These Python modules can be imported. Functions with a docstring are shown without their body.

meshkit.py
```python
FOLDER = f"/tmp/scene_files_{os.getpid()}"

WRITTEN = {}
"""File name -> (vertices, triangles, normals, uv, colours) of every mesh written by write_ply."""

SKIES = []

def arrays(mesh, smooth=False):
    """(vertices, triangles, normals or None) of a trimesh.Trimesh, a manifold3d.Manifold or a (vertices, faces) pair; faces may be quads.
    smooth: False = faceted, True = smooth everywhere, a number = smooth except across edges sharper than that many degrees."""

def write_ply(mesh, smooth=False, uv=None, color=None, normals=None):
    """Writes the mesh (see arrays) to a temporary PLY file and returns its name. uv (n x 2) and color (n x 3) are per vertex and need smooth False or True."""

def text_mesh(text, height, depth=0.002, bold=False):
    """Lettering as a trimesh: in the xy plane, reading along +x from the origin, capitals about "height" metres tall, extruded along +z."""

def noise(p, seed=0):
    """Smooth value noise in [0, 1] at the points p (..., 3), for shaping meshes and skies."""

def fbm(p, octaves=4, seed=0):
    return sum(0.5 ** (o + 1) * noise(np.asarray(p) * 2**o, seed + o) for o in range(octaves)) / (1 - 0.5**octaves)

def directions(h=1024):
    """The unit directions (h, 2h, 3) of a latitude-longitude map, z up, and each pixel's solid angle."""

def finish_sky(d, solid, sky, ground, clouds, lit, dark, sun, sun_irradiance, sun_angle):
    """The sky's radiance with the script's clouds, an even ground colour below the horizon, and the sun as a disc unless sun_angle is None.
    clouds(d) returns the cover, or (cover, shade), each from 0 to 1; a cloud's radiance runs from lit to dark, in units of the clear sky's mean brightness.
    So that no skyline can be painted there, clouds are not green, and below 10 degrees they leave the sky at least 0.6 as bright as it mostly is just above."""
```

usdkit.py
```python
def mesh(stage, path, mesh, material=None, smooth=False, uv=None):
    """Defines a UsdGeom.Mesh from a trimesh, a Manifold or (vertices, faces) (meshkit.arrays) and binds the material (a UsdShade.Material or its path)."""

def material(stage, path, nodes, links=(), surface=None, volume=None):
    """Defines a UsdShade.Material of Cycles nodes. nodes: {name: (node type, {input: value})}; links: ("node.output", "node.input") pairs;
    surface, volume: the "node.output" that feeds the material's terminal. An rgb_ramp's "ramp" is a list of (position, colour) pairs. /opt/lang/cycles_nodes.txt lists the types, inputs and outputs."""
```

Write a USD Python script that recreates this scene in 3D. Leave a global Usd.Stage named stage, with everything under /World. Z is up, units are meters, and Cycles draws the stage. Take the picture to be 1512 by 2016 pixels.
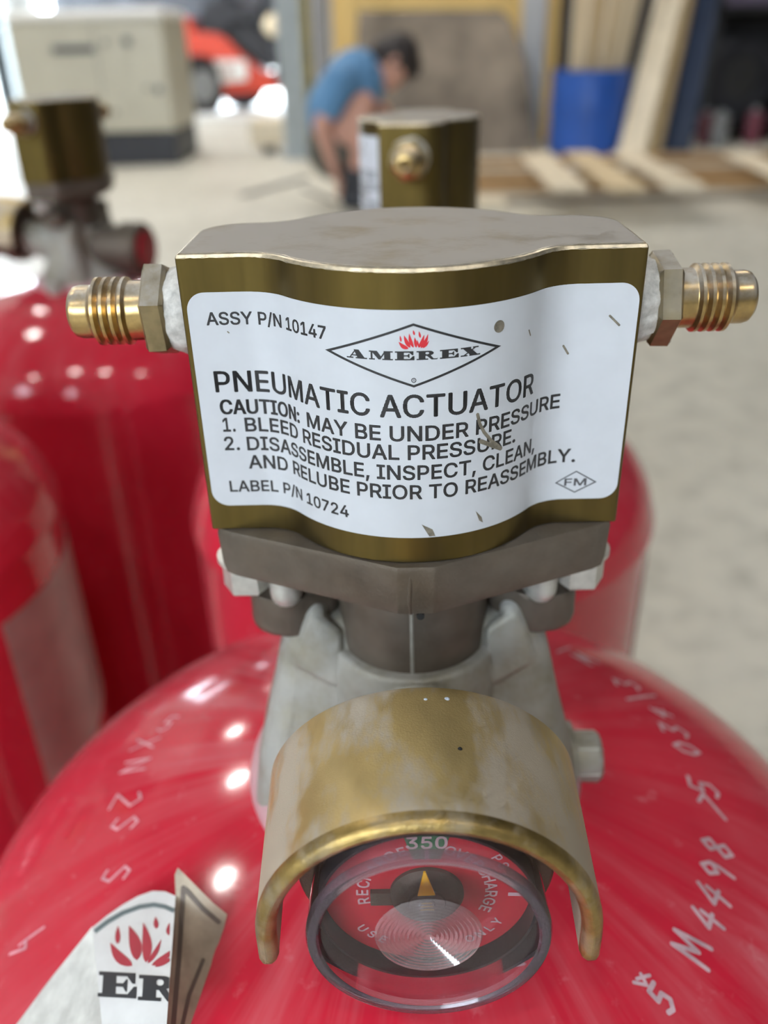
import math, random
import numpy as np, trimesh, manifold3d, usdkit, meshkit
from pxr import Usd, UsdGeom, UsdLux, UsdShade, Gf, Sdf
from shapely.geometry import Polygon, Point, box as sbox, LineString
from shapely import union_all, affinity

rng = random.Random(7)
nrng = np.random.default_rng(7)
stage = Usd.Stage.CreateInMemory()
UsdGeom.SetStageUpAxis(stage, 'Z'); UsdGeom.SetStageMetersPerUnit(stage, 1.0)
world = UsdGeom.Xform.Define(stage, '/World'); stage.SetDefaultPrim(world.GetPrim())
UsdGeom.Scope.Define(stage, '/World/Looks')

# ------------------------------------------------------------------ camera
FPX, CAMH, PITCH, ROLL = 1690.0, 0.80, math.radians(28.8556), math.radians(1.5984)
_f = np.array([0, math.cos(PITCH), -math.sin(PITCH)]); _u0 = np.array([0, math.sin(PITCH), math.cos(PITCH)]); _x = np.array([1.0, 0, 0])
CR = math.cos(ROLL) * _x - math.sin(ROLL) * _u0
CU = math.sin(ROLL) * _x + math.cos(ROLL) * _u0
CF = _f
cam = UsdGeom.Camera.Define(stage, '/World/camera')
M = Gf.Matrix4d(*CR, 0, *CU, 0, *(-CF), 0, 0, 0, CAMH, 1)
cam.AddTransformOp().Set(M)
FOCAL = 4.4
cam.CreateFocalLengthAttr(FOCAL); cam.CreateHorizontalApertureAttr(FOCAL * 1512 / FPX); cam.CreateVerticalApertureAttr(FOCAL * 2016 / FPX)
cam.CreateFStopAttr(FOCAL / 2.9); cam.CreateFocusDistanceAttr(0.1475)
cam.CreateClippingRangeAttr((0.01, 200.0))
EXPOSURE = 0.3
cam.CreateExposureAttr(EXPOSURE)

# ------------------------------------------------------------------ sky
dome = UsdLux.DomeLight.Define(stage, '/World/overcast_sky')
dome.CreateColorAttr(Gf.Vec3f(0.78, 0.89, 1.0)); dome.CreateIntensityAttr(4.2)

LAMP = 72.0      # radiance of the high-bay lamps


def ray(px, py):
    return CF + CR * (px - 756) / FPX - CU * (py - 1008) / FPX


def at(px, py, Y):
    d = ray(px, py); p = d * (Y / d[1]); return np.array([p[0], p[1], p[2] + CAMH])


def ground(px, py, z=0.0):
    d = ray(px, py); return d * ((z - CAMH) / d[2]) + np.array([0, 0, CAMH])


# ------------------------------------------------------------------ materials
def mk(name, nodes, links, surface):
    return usdkit.material(stage, '/World/Looks/' + name, nodes, links, surface=surface)


def plain(name, col, rough=0.5, metal=0.0, var=0.0, scale=20.0, bump=0.0, bscale=200.0, spec=0.5, coat=0.0, emit=None, stretch=None, bdist=0.0005):
    nodes = {'p': ('principled_bsdf', dict(base_color=col, roughness=rough, metallic=metal, specular_ior_level=spec, coat_weight=coat, coat_roughness=0.08))}
    links = []
    if emit: nodes['p'][1].update(emission_color=emit[0], emission_strength=emit[1])
    if var or bump: nodes['tc'] = ('texture_coordinate', {})
    src = 'tc.object'
    if stretch:
        nodes['mp'] = ('mapping', dict(scale=stretch)); links.append(('tc.object', 'mp.vector')); src = 'mp.vector'
    if var:
        lo = [max(0, c * (1 - var)) for c in col]; hi = [min(1, c * (1 + var)) for c in col]
        nodes['n'] = ('noise_texture', dict(scale=scale, detail=5, roughness=0.6)); nodes['r'] = ('rgb_ramp', dict(ramp=[(0.3, lo), (0.7, hi)]))
        links += [(src, 'n.vector'), ('n.fac', 'r.fac'), ('r.color', 'p.base_color')]
    if bump:
        nodes['bn'] = ('noise_texture', dict(scale=bscale, detail=4)); nodes['b'] = ('bump', dict(strength=bump, distance=bdist))
        links += [(src, 'bn.vector'), ('bn.fac', 'b.height'), ('b.normal', 'p.normal')]
    return mk(name, nodes, links, 'p.BSDF')


def dusty(name, col, rough, metal, dust, amount, up=0.6, scale=60.0, var=0.25, bump=0.15, bscale=900.0, stretch=None, lo=0.35, hi=0.75, coat=0.0, spec=0.5, vscale=None, bdist=0.0003):
    """Metal or paint under settled dust: the dust lies thicker on faces that look up, and in patches."""
    a = [max(0, c * (1 - var)) for c in col]; b = [min(1, c * (1 + var)) for c in col]
    nodes = {'tc': ('texture_coordinate', {}), 'g': ('geometry', {}), 'sx': ('separate_xyz', {}),
             'n': ('noise_texture', dict(scale=scale, detail=6, roughness=0.65)), 'n2': ('noise_texture', dict(scale=vscale or scale * 2.3, detail=4)),
             'cr': ('rgb_ramp', dict(ramp=[(0.3, a), (0.7, b)])),
             'p': ('principled_bsdf', dict(roughness=rough, metallic=metal, coat_weight=coat, coat_roughness=0.1, specular_ior_level=spec)),
             'd': ('principled_bsdf', dict(base_color=dust, roughness=0.75, specular_ior_level=0.25)),
             'up': ('map_range', dict(from_min=0.1, from_max=0.9, to_min=1 - up, to_max=1.0, clamp=True)),
             'pr': ('map_range', dict(from_min=lo, from_max=hi, to_min=0.0, to_max=1.0, clamp=True)),
             'm': ('math', dict(math_type='multiply')), 'm2': ('math', dict(math_type='multiply', value2=amount, use_clamp=True)),
             'mx': ('mix_closure', {}), 'bn': ('noise_texture', dict(scale=bscale, detail=3)), 'bp': ('bump', dict(strength=bump, distance=bdist))}
    src = 'tc.object'; links = []
    if stretch:
        nodes['mp'] = ('mapping', dict(scale=stretch)); links.append(('tc.object', 'mp.vector')); src = 'mp.vector'
    links += [(src, 'n.vector'), (src, 'n2.vector'), ('n2.fac', 'cr.fac'), ('cr.color', 'p.base_color'), ('g.normal', 'sx.vector'), ('sx.z', 'up.value'),
              ('n.fac', 'pr.value'), ('up.result', 'm.value1'), ('pr.result', 'm.value2'), ('m.value', 'm2.value1'), ('m2.value', 'mx.fac'),
              ('p.BSDF', 'mx.closure1'), ('d.BSDF', 'mx.closure2'), ('tc.object', 'bn.vector'), ('bn.fac', 'bp.height'), ('bp.normal', 'p.normal'), ('bp.normal', 'd.normal')]
    return mk(name, nodes, links, 'mx.closure')


def pane(name, tint, haze, hazecol, rough=0.02, up=0.0, ior=1.48):
    nodes = {'t': ('transparent_bsdf', dict(color=tint)), 'g': ('glossy_bsdf', dict(color=(1, 1, 1), roughness=rough)), 'f': ('fresnel', dict(IOR=ior)),
             'a': ('mix_closure', {}), 'd': ('diffuse_bsdf', dict(color=hazecol)), 'b': ('mix_closure', {}), 'ge': ('geometry', {}), 'sx': ('separate_xyz', {}),
             'mr': ('map_range', dict(from_min=0.3, from_max=0.9, to_min=haze, to_max=haze + up, clamp=True))}
    links = [('f.fac', 'a.fac'), ('t.BSDF', 'a.closure1'), ('g.BSDF', 'a.closure2'), ('ge.normal', 'sx.vector'), ('sx.z', 'mr.value'), ('mr.result', 'b.fac'), ('a.closure', 'b.closure1'), ('d.BSDF', 'b.closure2')]
    return mk(name, nodes, links, 'b.closure')


def red_paint():
    """Glossy red enamel with a pale film of dust wiped into streaks that run out from the neck."""
    nodes = {'tc': ('texture_coordinate', {}), 's': ('separate_xyz', {}), 'at': ('math', dict(math_type='arctan2')), 'sq': ('vector_math', dict(vector_math_type='length')),
             'at2': ('math', dict(math_type='multiply', value2=5.0)), 'cz': ('combine_xyz', {}), 'len2': ('math', dict(math_type='multiply', value2=18.0)),
             'n': ('noise_texture', dict(scale=1.6, detail=6, roughness=0.62, distortion=0.6)), 'n2': ('noise_texture', dict(scale=9.0, detail=5, roughness=0.6)),
             'cl': ('noise_texture', dict(scale=170.0, detail=4, roughness=0.6)),
             'r1': ('map_range', dict(from_min=0.40, from_max=0.78, to_min=0.0, to_max=0.75, clamp=True)), 'r2': ('map_range', dict(from_min=0.42, from_max=0.72, to_min=0.12, to_max=1.0, clamp=True)),
             'r3': ('map_range', dict(from_min=0.62, from_max=0.75, to_min=0.0, to_max=0.16, clamp=True)),
             'g': ('geometry', {}), 'sn': ('separate_xyz', {}), 'up': ('map_range', dict(from_min=0.15, from_max=0.75, to_min=0.05, to_max=1.0, clamp=True)),
             'm1': ('math', dict(math_type='multiply')), 'm2': ('math', dict(math_type='multiply')), 'm3': ('math', dict(math_type='multiply_add', value2=0.5, value3=0.03)), 'm4': ('math', dict(math_type='add', use_clamp=True)),
             'p': ('principled_bsdf', dict(sheen_weight=0.06, sheen_roughness=0.4, sheen_tint=(1.0, 0.75, 0.8), base_color=(0.54, 0.005, 0.028), roughness=0.12, specular_ior_level=0.35, coat_weight=0.25, coat_roughness=0.035)),
             'd': ('principled_bsdf', dict(base_color=(0.62, 0.40, 0.42), roughness=0.6, specular_ior_level=0.3)), 'mx': ('mix_closure', {})}
    nodes.pop('sq')
    links = [('tc.object', 's.vector'), ('s.y', 'at.value1'), ('s.x', 'at.value2'), ('at.value', 'at2.value1'), ('s.z', 'len2.value1'), ('at2.value', 'cz.x'), ('len2.value', 'cz.y'),
             ('cz.vector', 'n.vector'), ('tc.object', 'n2.vector'), ('tc.object', 'cl.vector'), ('n.fac', 'r1.value'), ('n2.fac', 'r2.value'), ('cl.fac', 'r3.value'), ('g.normal', 'sn.vector'), ('sn.z', 'up.value'),
             ('r1.result', 'm1.value1'), ('r2.result', 'm1.value2'), ('m1.value', 'm2.value1'), ('up.result', 'm2.value2'), ('m2.value', 'm3.value1'), ('m3.value', 'm4.value1'), ('r3.result', 'm4.value2'),
             ('m4.value', 'mx.fac'), ('p.BSDF', 'mx.closure1'), ('d.BSDF', 'mx.closure2')]
    return mk('red_enamel', nodes, links, 'mx.closure')


RED = red_paint()
BRASS = dusty('machined_brass', (0.128, 0.090, 0.024), 0.36, 1.0, (0.32, 0.29, 0.26), 0.97, up=0.98, scale=90, var=0.18, bump=0.06, stretch=(1, 1, 0.12), lo=0.15, hi=0.5)
EDGE = plain('worn_brass_edge', (0.62, 0.54, 0.40), 0.38, 0.9, var=0.3, scale=500)
BRONZE = dusty('cast_bronze', (0.110, 0.086, 0.064), 0.5, 0.55, (0.158, 0.139, 0.118), 0.6, up=0.3, scale=70, var=0.2, bump=0.35, bscale=1600)
DUSTCAST = dusty('dusty_cast_brass', (0.24, 0.22, 0.17), 0.5, 0.4, (0.36, 0.355, 0.335), 0.97, up=0.35, scale=75, var=0.2, bump=0.4, bscale=1300, lo=0.34, hi=0.60)
GUARD = dusty('dusty_yellow_brass', (0.50, 0.365, 0.155), 0.46, 0.65, (0.42, 0.365, 0.295), 0.92, up=0.22, scale=38, var=0.2, bump=0.14, bscale=2600, lo=0.41, hi=0.50, stretch=(1, 0.4, 1))
LIP = dusty('rubbed_brass', (0.30, 0.205, 0.07), 0.4, 0.85, (0.36, 0.31, 0.24), 0.6, up=0.4, scale=120, var=0.35, bump=0.3, bscale=1500, lo=0.45, hi=0.65)
FLARE = dusty('flare_brass', (0.45, 0.31, 0.125), 0.27, 1.0, (0.46, 0.42, 0.37), 0.9, up=0.97, scale=160, var=0.25, bump=0.03, lo=0.3, hi=0.6)
NUT = dusty('nut_brass', (0.27, 0.21, 0.11), 0.36, 0.85, (0.40, 0.37, 0.33), 0.85, up=0.95, scale=150, var=0.2, bump=0.05, lo=0.25, hi=0.55)
SILVER = dusty('zinc_bolt', (0.50, 0.49, 0.45), 0.40, 0.7, (0.55, 0.54, 0.50), 0.7, up=0.5, scale=200, var=0.15, bump=0.1)
SEALANT = plain('white_thread_sealant', (0.50, 0.485, 0.455), 0.6, var=0.3, scale=500, bump=0.4, bscale=700)
COLLAR = dusty('dusty_collar', (0.45, 0.05, 0.07), 0.35, 0.0, (0.52, 0.34, 0.36), 0.95, up=0.3, scale=50, lo=0.1, hi=0.4)
STICKER = plain('white_vinyl_sticker', (0.51, 0.53, 0.565), 0.32, var=0.03, scale=150, spec=0.45)
INK = plain('black_ink', (0.018, 0.018, 0.02), 0.45)
REDINK = plain('red_ink', (0.55, 0.02, 0.03), 0.45)
GREYINK = plain('worn_ink', (0.06, 0.06, 0.065), 0.5)
SCUFF = plain('brown_scuff', (0.17, 0.15, 0.115), 0.6, var=0.4, scale=900)
DIAL = plain('red_dial', (0.52, 0.012, 0.032), 0.4)
GREEN = plain('green_zone', (0.02, 0.16, 0.06), 0.45)
DIALINK = plain('dial_print', (0.52, 0.36, 0.39), 0.5)
NEEDLE = plain('yellow_needle', (1.0, 0.60, 0.01), 0.4)
GASKET = plain('black_gasket', (0.015, 0.013, 0.014), 0.5)
LENS = pane('lens_plastic', (0.92, 0.88, 0.90), 0.015, (0.55, 0.47, 0.51), up=0.15, ior=1.38)
LENSEDGE = pane('lens_edge', (0.76, 0.70, 0.76), 0.05, (0.50, 0.40, 0.45), rough=0.06, up=0.12)
RINGS = pane('lens_rings', (0.80, 0.76, 0.77), 0.19, (0.62, 0.56, 0.57), rough=0.06, ior=2.0)
CHALK = plain('white_paint_marker', (0.50, 0.33, 0.37), 0.6, var=0.25, scale=260)
FAINT = plain('faded_paint_marker', (0.64, 0.30, 0.35), 0.6, var=0.3, scale=260)
PAPER = plain('white_decal', (0.66, 0.66, 0.66), 0.28, var=0.06, scale=120)
PAPERGREY = plain('grey_decal', (0.60, 0.60, 0.57), 0.4, var=0.22, scale=150)
PAPERBACK = plain('tan_decal_back', (0.42, 0.345, 0.26), 0.6, var=0.25, scale=120)
DECALRED = plain('decal_red', (0.40, 0.04, 0.06), 0.35)
DECALINK = plain('decal_black', (0.035, 0.035, 0.04), 0.35)
SIDELABEL = plain('cylinder_label', (0.36, 0.27, 0.245), 0.35, var=0.2, scale=25)
REDCAP = plain('red_cap', (0.30, 0.01, 0.02), 0.4)
SPECK = plain('pale_blue_speck', (0.45, 0.50, 0.58), 0.5)
HOLE = plain('dark_hole', (0.004, 0.004, 0.004), 0.8)


# ------------------------------------------------------------------ prim helpers
used = {}


def numbered(parent, name):
    k = (parent, name); n = used.get(k, 0); used[k] = n + 1
    return name if n == 0 else '%s_%03d' % (name, n)


def tag(prim, label=None, cat=None, group=None, kind=None):
    for k, v in (('label', label), ('category', cat), ('group', group), ('kind', kind)):
        if v: prim.SetCustomDataByKey(k, v)
    return prim


def thing(name, label, cat, loc=(0, 0, 0), rz=0.0, group=None):
    x = UsdGeom.Xform.Define(stage, '/World/' + numbered('/World', name))
    x.AddTranslateOp().Set(Gf.Vec3d(*map(float, loc)))
    if rz: x.AddRotateZOp().Set(math.degrees(rz))
    return tag(x.GetPrim(), label, cat, group)


def obj(name, mesh, mat, parent=None, smooth=35, label=None):
    base = str(parent.GetPath()) if parent else '/World'
    m = usdkit.mesh(stage, base + '/' + numbered(base, name), mesh, mat, smooth=smooth)
    p = m.GetPrim()
    if label: p.SetCustomDataByKey('label', label)
    return p


def single(name, mesh, mat, label, cat, group=None, kind=None, smooth=35):
    return tag(obj(name, mesh, mat, smooth=smooth), label, cat, group, kind)


def struct(name, mesh, mat, parent=None, smooth=35):
    p = obj(name, mesh, mat, parent, smooth)
    if not parent: tag(p, kind='structure')
    return p


def cat(*ms):
    return trimesh.util.concatenate([m for m in ms])


def box(x0, y0, z0, x1, y1, z1):
    m = trimesh.creation.box([abs(x1 - x0), abs(y1 - y0), abs(z1 - z0)]); m.apply_translation([(x0 + x1) / 2, (y0 + y1) / 2, (z0 + z1) / 2]); return m


def rbox(x0, y0, z0, x1, y1, z1, r=0.01, seg=8):
    S = manifold3d.Manifold.sphere(r, seg)
    pts = [(x, y, z) for x in (x0 + r, x1 - r) for y in (y0 + r, y1 - r) for z in (z0 + r, z1 - r)]
    return tm(manifold3d.Manifold.batch_hull([S.translate(p) for p in pts]))


def tm(m):
    q = m.to_mesh(); return trimesh.Trimesh(np.array(q.vert_properties[:, :3]), np.array(q.tri_verts), process=True)


def mf(t):
    return manifold3d.Manifold(manifold3d.Mesh(np.asarray(t.vertices, np.float32), np.asarray(t.faces, np.uint32)))


def bar(a, b, w, t, roll=0.0):
    """A plank from a to b, w wide and t thick."""
    a, b = np.asarray(a, float), np.asarray(b, float); L = np.linalg.norm(b - a); d = (b - a) / L
    ref = np.array([0, 0, 1.0]) if abs(d[2]) < 0.95 else np.array([0, 1.0, 0])
    s = np.cross(d, ref); s /= np.linalg.norm(s); n = np.cross(s, d)
    s, n = math.cos(roll) * s + math.sin(roll) * n, -math.sin(roll) * s + math.cos(roll) * n
    m = trimesh.creation.box([w, t, L]); T = np.eye(4); T[:3, 0], T[:3, 1], T[:3, 2], T[:3, 3] = s, np.cross(d, s), d, (a + b) / 2
    m.apply_transform(T); return m


def tube(pts, r, seg=12):
    pts = np.asarray(pts, float); S = [manifold3d.Manifold.sphere(r if np.isscalar(r) else r[i], seg).translate(tuple(p)) for i, p in enumerate(pts)]
    out = None
    for i in range(len(pts) - 1):
        h = manifold3d.Manifold.batch_hull([S[i], S[i + 1]]); out = h if out is None else out + h
    return tm(out)


def lathe(profile, seg=96):
    m = trimesh.creation.revolve(np.asarray(profile, float), sections=seg); m.merge_vertices(); m.fix_normals(); return m


def open_lathe(profile, seg=96):
    p = np.asarray(profile, float); n = len(p); a = np.linspace(0, 2 * math.pi, seg, endpoint=False)
    V = np.stack([np.outer(np.cos(a), p[:, 0]), np.outer(np.sin(a), p[:, 0]), np.tile(p[:, 1], (seg, 1))], -1).reshape(-1, 3); F = []
    for k in range(seg):
        for i in range(n - 1):
            A, B, C, D = k * n + i, k * n + i + 1, ((k + 1) % seg) * n + i + 1, ((k + 1) % seg) * n + i
            F += [(A, B, C), (A, C, D)]
    return trimesh.Trimesh(V, np.array(F), process=False)


def rot_to(m, axis, origin=(0, 0, 0)):
    """A solid turned about z becomes one about u or v: the profile's second value runs along that axis."""
    v = m.vertices.copy()
    if axis == 'u': m.vertices = np.c_[v[:, 2], v[:, 0], v[:, 1]]
    if axis == 'v': m.vertices = np.c_[v[:, 0], v[:, 2], -v[:, 1]]
    m.apply_translation(origin); return m


def ring(poly, n):
    c = poly.exterior; d = np.linspace(0, c.length, n, endpoint=False); P = np.array([c.interpolate(x).coords[0] for x in d])
    if not c.is_ccw: P = P[::-1]
    t = np.roll(P, -1, 0) - np.roll(P, 1, 0); t /= np.linalg.norm(t, axis=1)[:, None] + 1e-12
    return P, np.c_[t[:, 1], -t[:, 0]]


def loft(poly, levels, n=400):
    """A prism over poly; levels = [(inset, height)...] from bottom to top, so that edges can be chamfered."""
    P, N = ring(poly, n); V = []; F = []
    for ins, z in levels: V.append(np.c_[P - N * ins, np.full(n, z)])
    k = len(levels)
    i = np.arange(n); j = (i + 1) % n
    for a in range(k - 1):
        F.append(np.c_[a * n + i, a * n + j, (a + 1) * n + j]); F.append(np.c_[a * n + i, (a + 1) * n + j, (a + 1) * n + i])
    V = np.vstack(V)
    import mapbox_earcut
    for lev, flip in ((0, True), (k - 1, False)):
        tri = mapbox_earcut.triangulate_float64(V[lev * n:(lev + 1) * n, :2], np.array([n], np.uint32)).reshape(-1, 3).astype(int)
        q = V[tri[:, 0], :2]; s = np.cross(np.c_[V[tri[:, 1], :2] - q, np.zeros(len(tri))], np.c_[V[tri[:, 2], :2] - q, np.zeros(len(tri))])[:, 2]
        tri[s < 0] = tri[s < 0][:, ::-1]
        F.append((tri[:, ::-1] if flip else tri) + lev * n)
    return trimesh.Trimesh(V, np.vstack(F), process=False)


def extr(poly, h):
    gs = getattr(poly, 'geoms', [poly])
    return cat(*[trimesh.creation.extrude_polygon(g, h, engine='earcut') for g in gs if g.area > 0])


def fine(m, size):
    v, f = trimesh.remesh.subdivide_to_size(m.vertices, m.faces, size, max_iter=14); return trimesh.Trimesh(v, f, process=True)


def blend(m, size=1.2, it=12):
    t = tm(m.refine_to_length(size)); trimesh.smoothing.filter_taubin(t, lamb=0.5, nu=0.52, iterations=it); return t


# ------------------------------------------------------------------ the room
def concrete(name, a, b, c, rough=0.45):
    nodes = {'tc': ('texture_coordinate', {}), 'n': ('noise_texture', dict(scale=0.8, detail=8, roughness=0.62)), 'n2': ('noise_texture', dict(scale=14.0, detail=6, roughness=0.65)),
             'r': ('rgb_ramp', dict(ramp=[(0.3, a), (0.5, b), (0.72, c)])), 'r2': ('rgb_ramp', dict(ramp=[(0.30, (0.70, 0.70, 0.69)), (0.5, (1, 1, 1)), (0.75, (1.10, 1.09, 1.06))])),
             'm': ('mix', dict(mix_type='multiply', fac=1.0)), 'p': ('principled_bsdf', dict(roughness=rough, specular_ior_level=0.4))}
    return mk(name, nodes, [('tc.object', 'n.vector'), ('tc.object', 'n2.vector'), ('n.fac', 'r.fac'), ('n2.fac', 'r2.fac'), ('r.color', 'm.color1'), ('r2.color', 'm.color2'), ('m.color', 'p.base_color')], 'p.BSDF')


FLOOR = concrete('concrete_floor', (0.50, 0.475, 0.405), (0.57, 0.545, 0.47), (0.64, 0.615, 0.54))
WALL = plain('painted_wall', (0.50, 0.50, 0.485), 0.7, var=0.05, scale=2)
DARKWALL = plain('dark_wall', (0.05, 0.05, 0.06), 0.7, var=0.3, scale=3)
CEIL = plain('ceiling_panel', (0.24, 0.24, 0.235), 0.8)
PLYWALL = plain('yellow_plywood', (0.80, 0.55, 0.20), 0.6, var=0.12, scale=3, stretch=(1, 1, 0.15))
STEEL = plain('grey_painted_steel', (0.36, 0.40, 0.41), 0.45, var=0.08, scale=6)
struct('floor', box(-30, -30, -0.2, 20, 40, 0), FLOOR)
struct('ceiling', box(-5, -6, 5.2, 6, 14, 5.35), CEIL)
struct('wall_right', box(6, -6, 0, 6.2, 14, 5.2), DARKWALL)
struct('wall_front', cat(box(-5, -6.2, 0, -4.4, -6, 5.2), box(-1.0, -6.2, 0, 6, -6, 5.2), box(-4.4, -6.2, 0, -1.0, -6, 1.9), box(-4.4, -6.2, 4.4, -1.0, -6, 5.2)), WALL)
struct('wall_back', cat(box(-5, 14, 0, -4.7, 14.2, 5.2), box(-1.2, 14, 0, 6, 14.2, 5.2), box(-4.7, 14, 2.6, -1.2, 14.2, 5.2)), WALL)
wl = struct('wall_left', cat(box(-5.2, -6, 0, -5, 9.4, 2.0), box(-5.2, -6, 4.4, -5, 9.4, 5.2), box(-5.2, -6, 2.0, -5, -5.5, 4.4), box(-5.2, -3.6, 2.0, -5, 9.4, 4.4), box(-5.2, 9.4, 2.4, -5, 13.4, 5.2), box(-5.2, 13.4, 0, -5, 14, 5.2)), WALL)
struct('trim_1', cat(box(-5.24, 9.28, 0, -4.94, 9.4, 2.4), box(-5.24, 13.4, 0, -4.94, 13.52, 2.4), box(-5.24, 9.28, 2.4, -4.94, 13.52, 2.52)), STEEL, wl)
p0, p1 = at(652, 100, 7.95), at(1090, 100, 7.95)
wp = struct('wall_partition', box(p0[0] + 0.02, 7.95, 0, 1.52, 8.0, 3.2), PLYWALL)
struct('wall_store', box(1.52, 8.25, 0, 6, 8.35, 5.2), DARKWALL)

# high-bay lamps: housing, reflector ring and glowing diffuser
LAMPMAT = plain('lamp_diffuser', (1, 1, 1), 0.5, emit=((1.0, 0.97, 0.92), LAMP))
LAMPFAR = plain('lamp_diffuser_bright', (1, 1, 1), 0.5, emit=((1.0, 0.97, 0.92), LAMP * 1.6))
LAMPBODY = plain('lamp_housing', (0.25, 0.25, 0.26), 0.5, 0.3)


def lamp(x, y, label, r=0.2):
    t = thing('high_bay_lamp', label, 'lamp', (x, y, 4.75), group='round high bay lamps under the ceiling')
    obj('housing', lathe([(0, 0.34), (0.09, 0.34), (0.10, 0.10), (r + 0.03, 0.0), (r + 0.03, -0.02), (r, -0.02), (r, 0.02), (0, 0.03)], 32), LAMPBODY, t)
    obj('diffuser', lathe([(0, 0.02), (r - 0.01, 0.02), (r - 0.01, -0.008), (0, -0.012)], 32), LAMPFAR if y > 4 else LAMPMAT, t)
    obj('hanger', tube([(0, 0, 0.33), (0, 0, 0.45)], 0.012), LAMPBODY, t)


for i, (x, y) in enumerate([(-2.7, 2.1), (-3.0, 4.6), (-4.0, 7.6), (-0.9, -2.0), (0.6, -2.2), (3.1, -2.6), (-3.4, -2.4), (0.4, 6.3), (3.2, 5.8), (-2.2, 9.3), (-3.9, 11.8), (-1.6, 6.6), (-1.2, 8.6)]):
    lamp(x, y, 'round high bay lamp hanging from the ceiling')

# ------------------------------------------------------------------ the valve's geometry, in millimetres: u right, v back, z up from the lens height
ZT, ZB = -31.34, -85.73
PLAN = union_all([sbox(-40.5, -14, 40.5, 14), Point(0, 0).buffer(28, 64)]).buffer(10, 32).buffer(-10, 32)
PLAN = PLAN.intersection(union_all([sbox(-60, -60, 60, 3), sbox(-40.5, -14, 40.5, 14).buffer(-9).buffer(9, 16), Point(0, 0).buffer(34)]))
PLAN = PLAN.buffer(-0.5).buffer(0.5)
_us = np.linspace(-40.4, 40.4, 325)
_vs = np.array([PLAN.intersection(LineString([(u, -60), (u, 0)])).bounds[1] for u in _us])
_vs[:4] = _vs[6]; _vs[-4:] = _vs[-7]
_S = np.r_[0, np.cumsum(np.hypot(np.diff(_us), np.diff(_vs)))]; _S -= np.interp(0, _us, _S)
_nx = np.gradient(_vs, _us); _nl = np.hypot(_nx, 1)


def wrap(m, off):
    """Flat print (x along the face, y = height, z = thickness) laid on the actuator's curved front."""
    v = m.vertices; u = np.interp(v[:, 0], _S, _us); w = np.interp(v[:, 0], _S, _vs); nu = np.interp(v[:, 0], _S, _nx / _nl); nv = -np.interp(v[:, 0], _S, 1 / _nl)
    d = off + v[:, 2]
    return trimesh.Trimesh(np.c_[u + nu * d, w + nv * d, v[:, 1]], m.faces, process=False)


def line(text, s0, s1, base, caph, depth=0.03, bold=False):
    m = meshkit.text_mesh(text, caph, depth, bold); b = m.bounds; q = m.vertices
    q[:, 0] = s0 + (q[:, 0] - b[0, 0]) * (s1 - s0) / (b[1, 0] - b[0, 0]); q[:, 1] = base + q[:, 1]
    return trimesh.Trimesh(q, m.faces, process=False)


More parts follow.
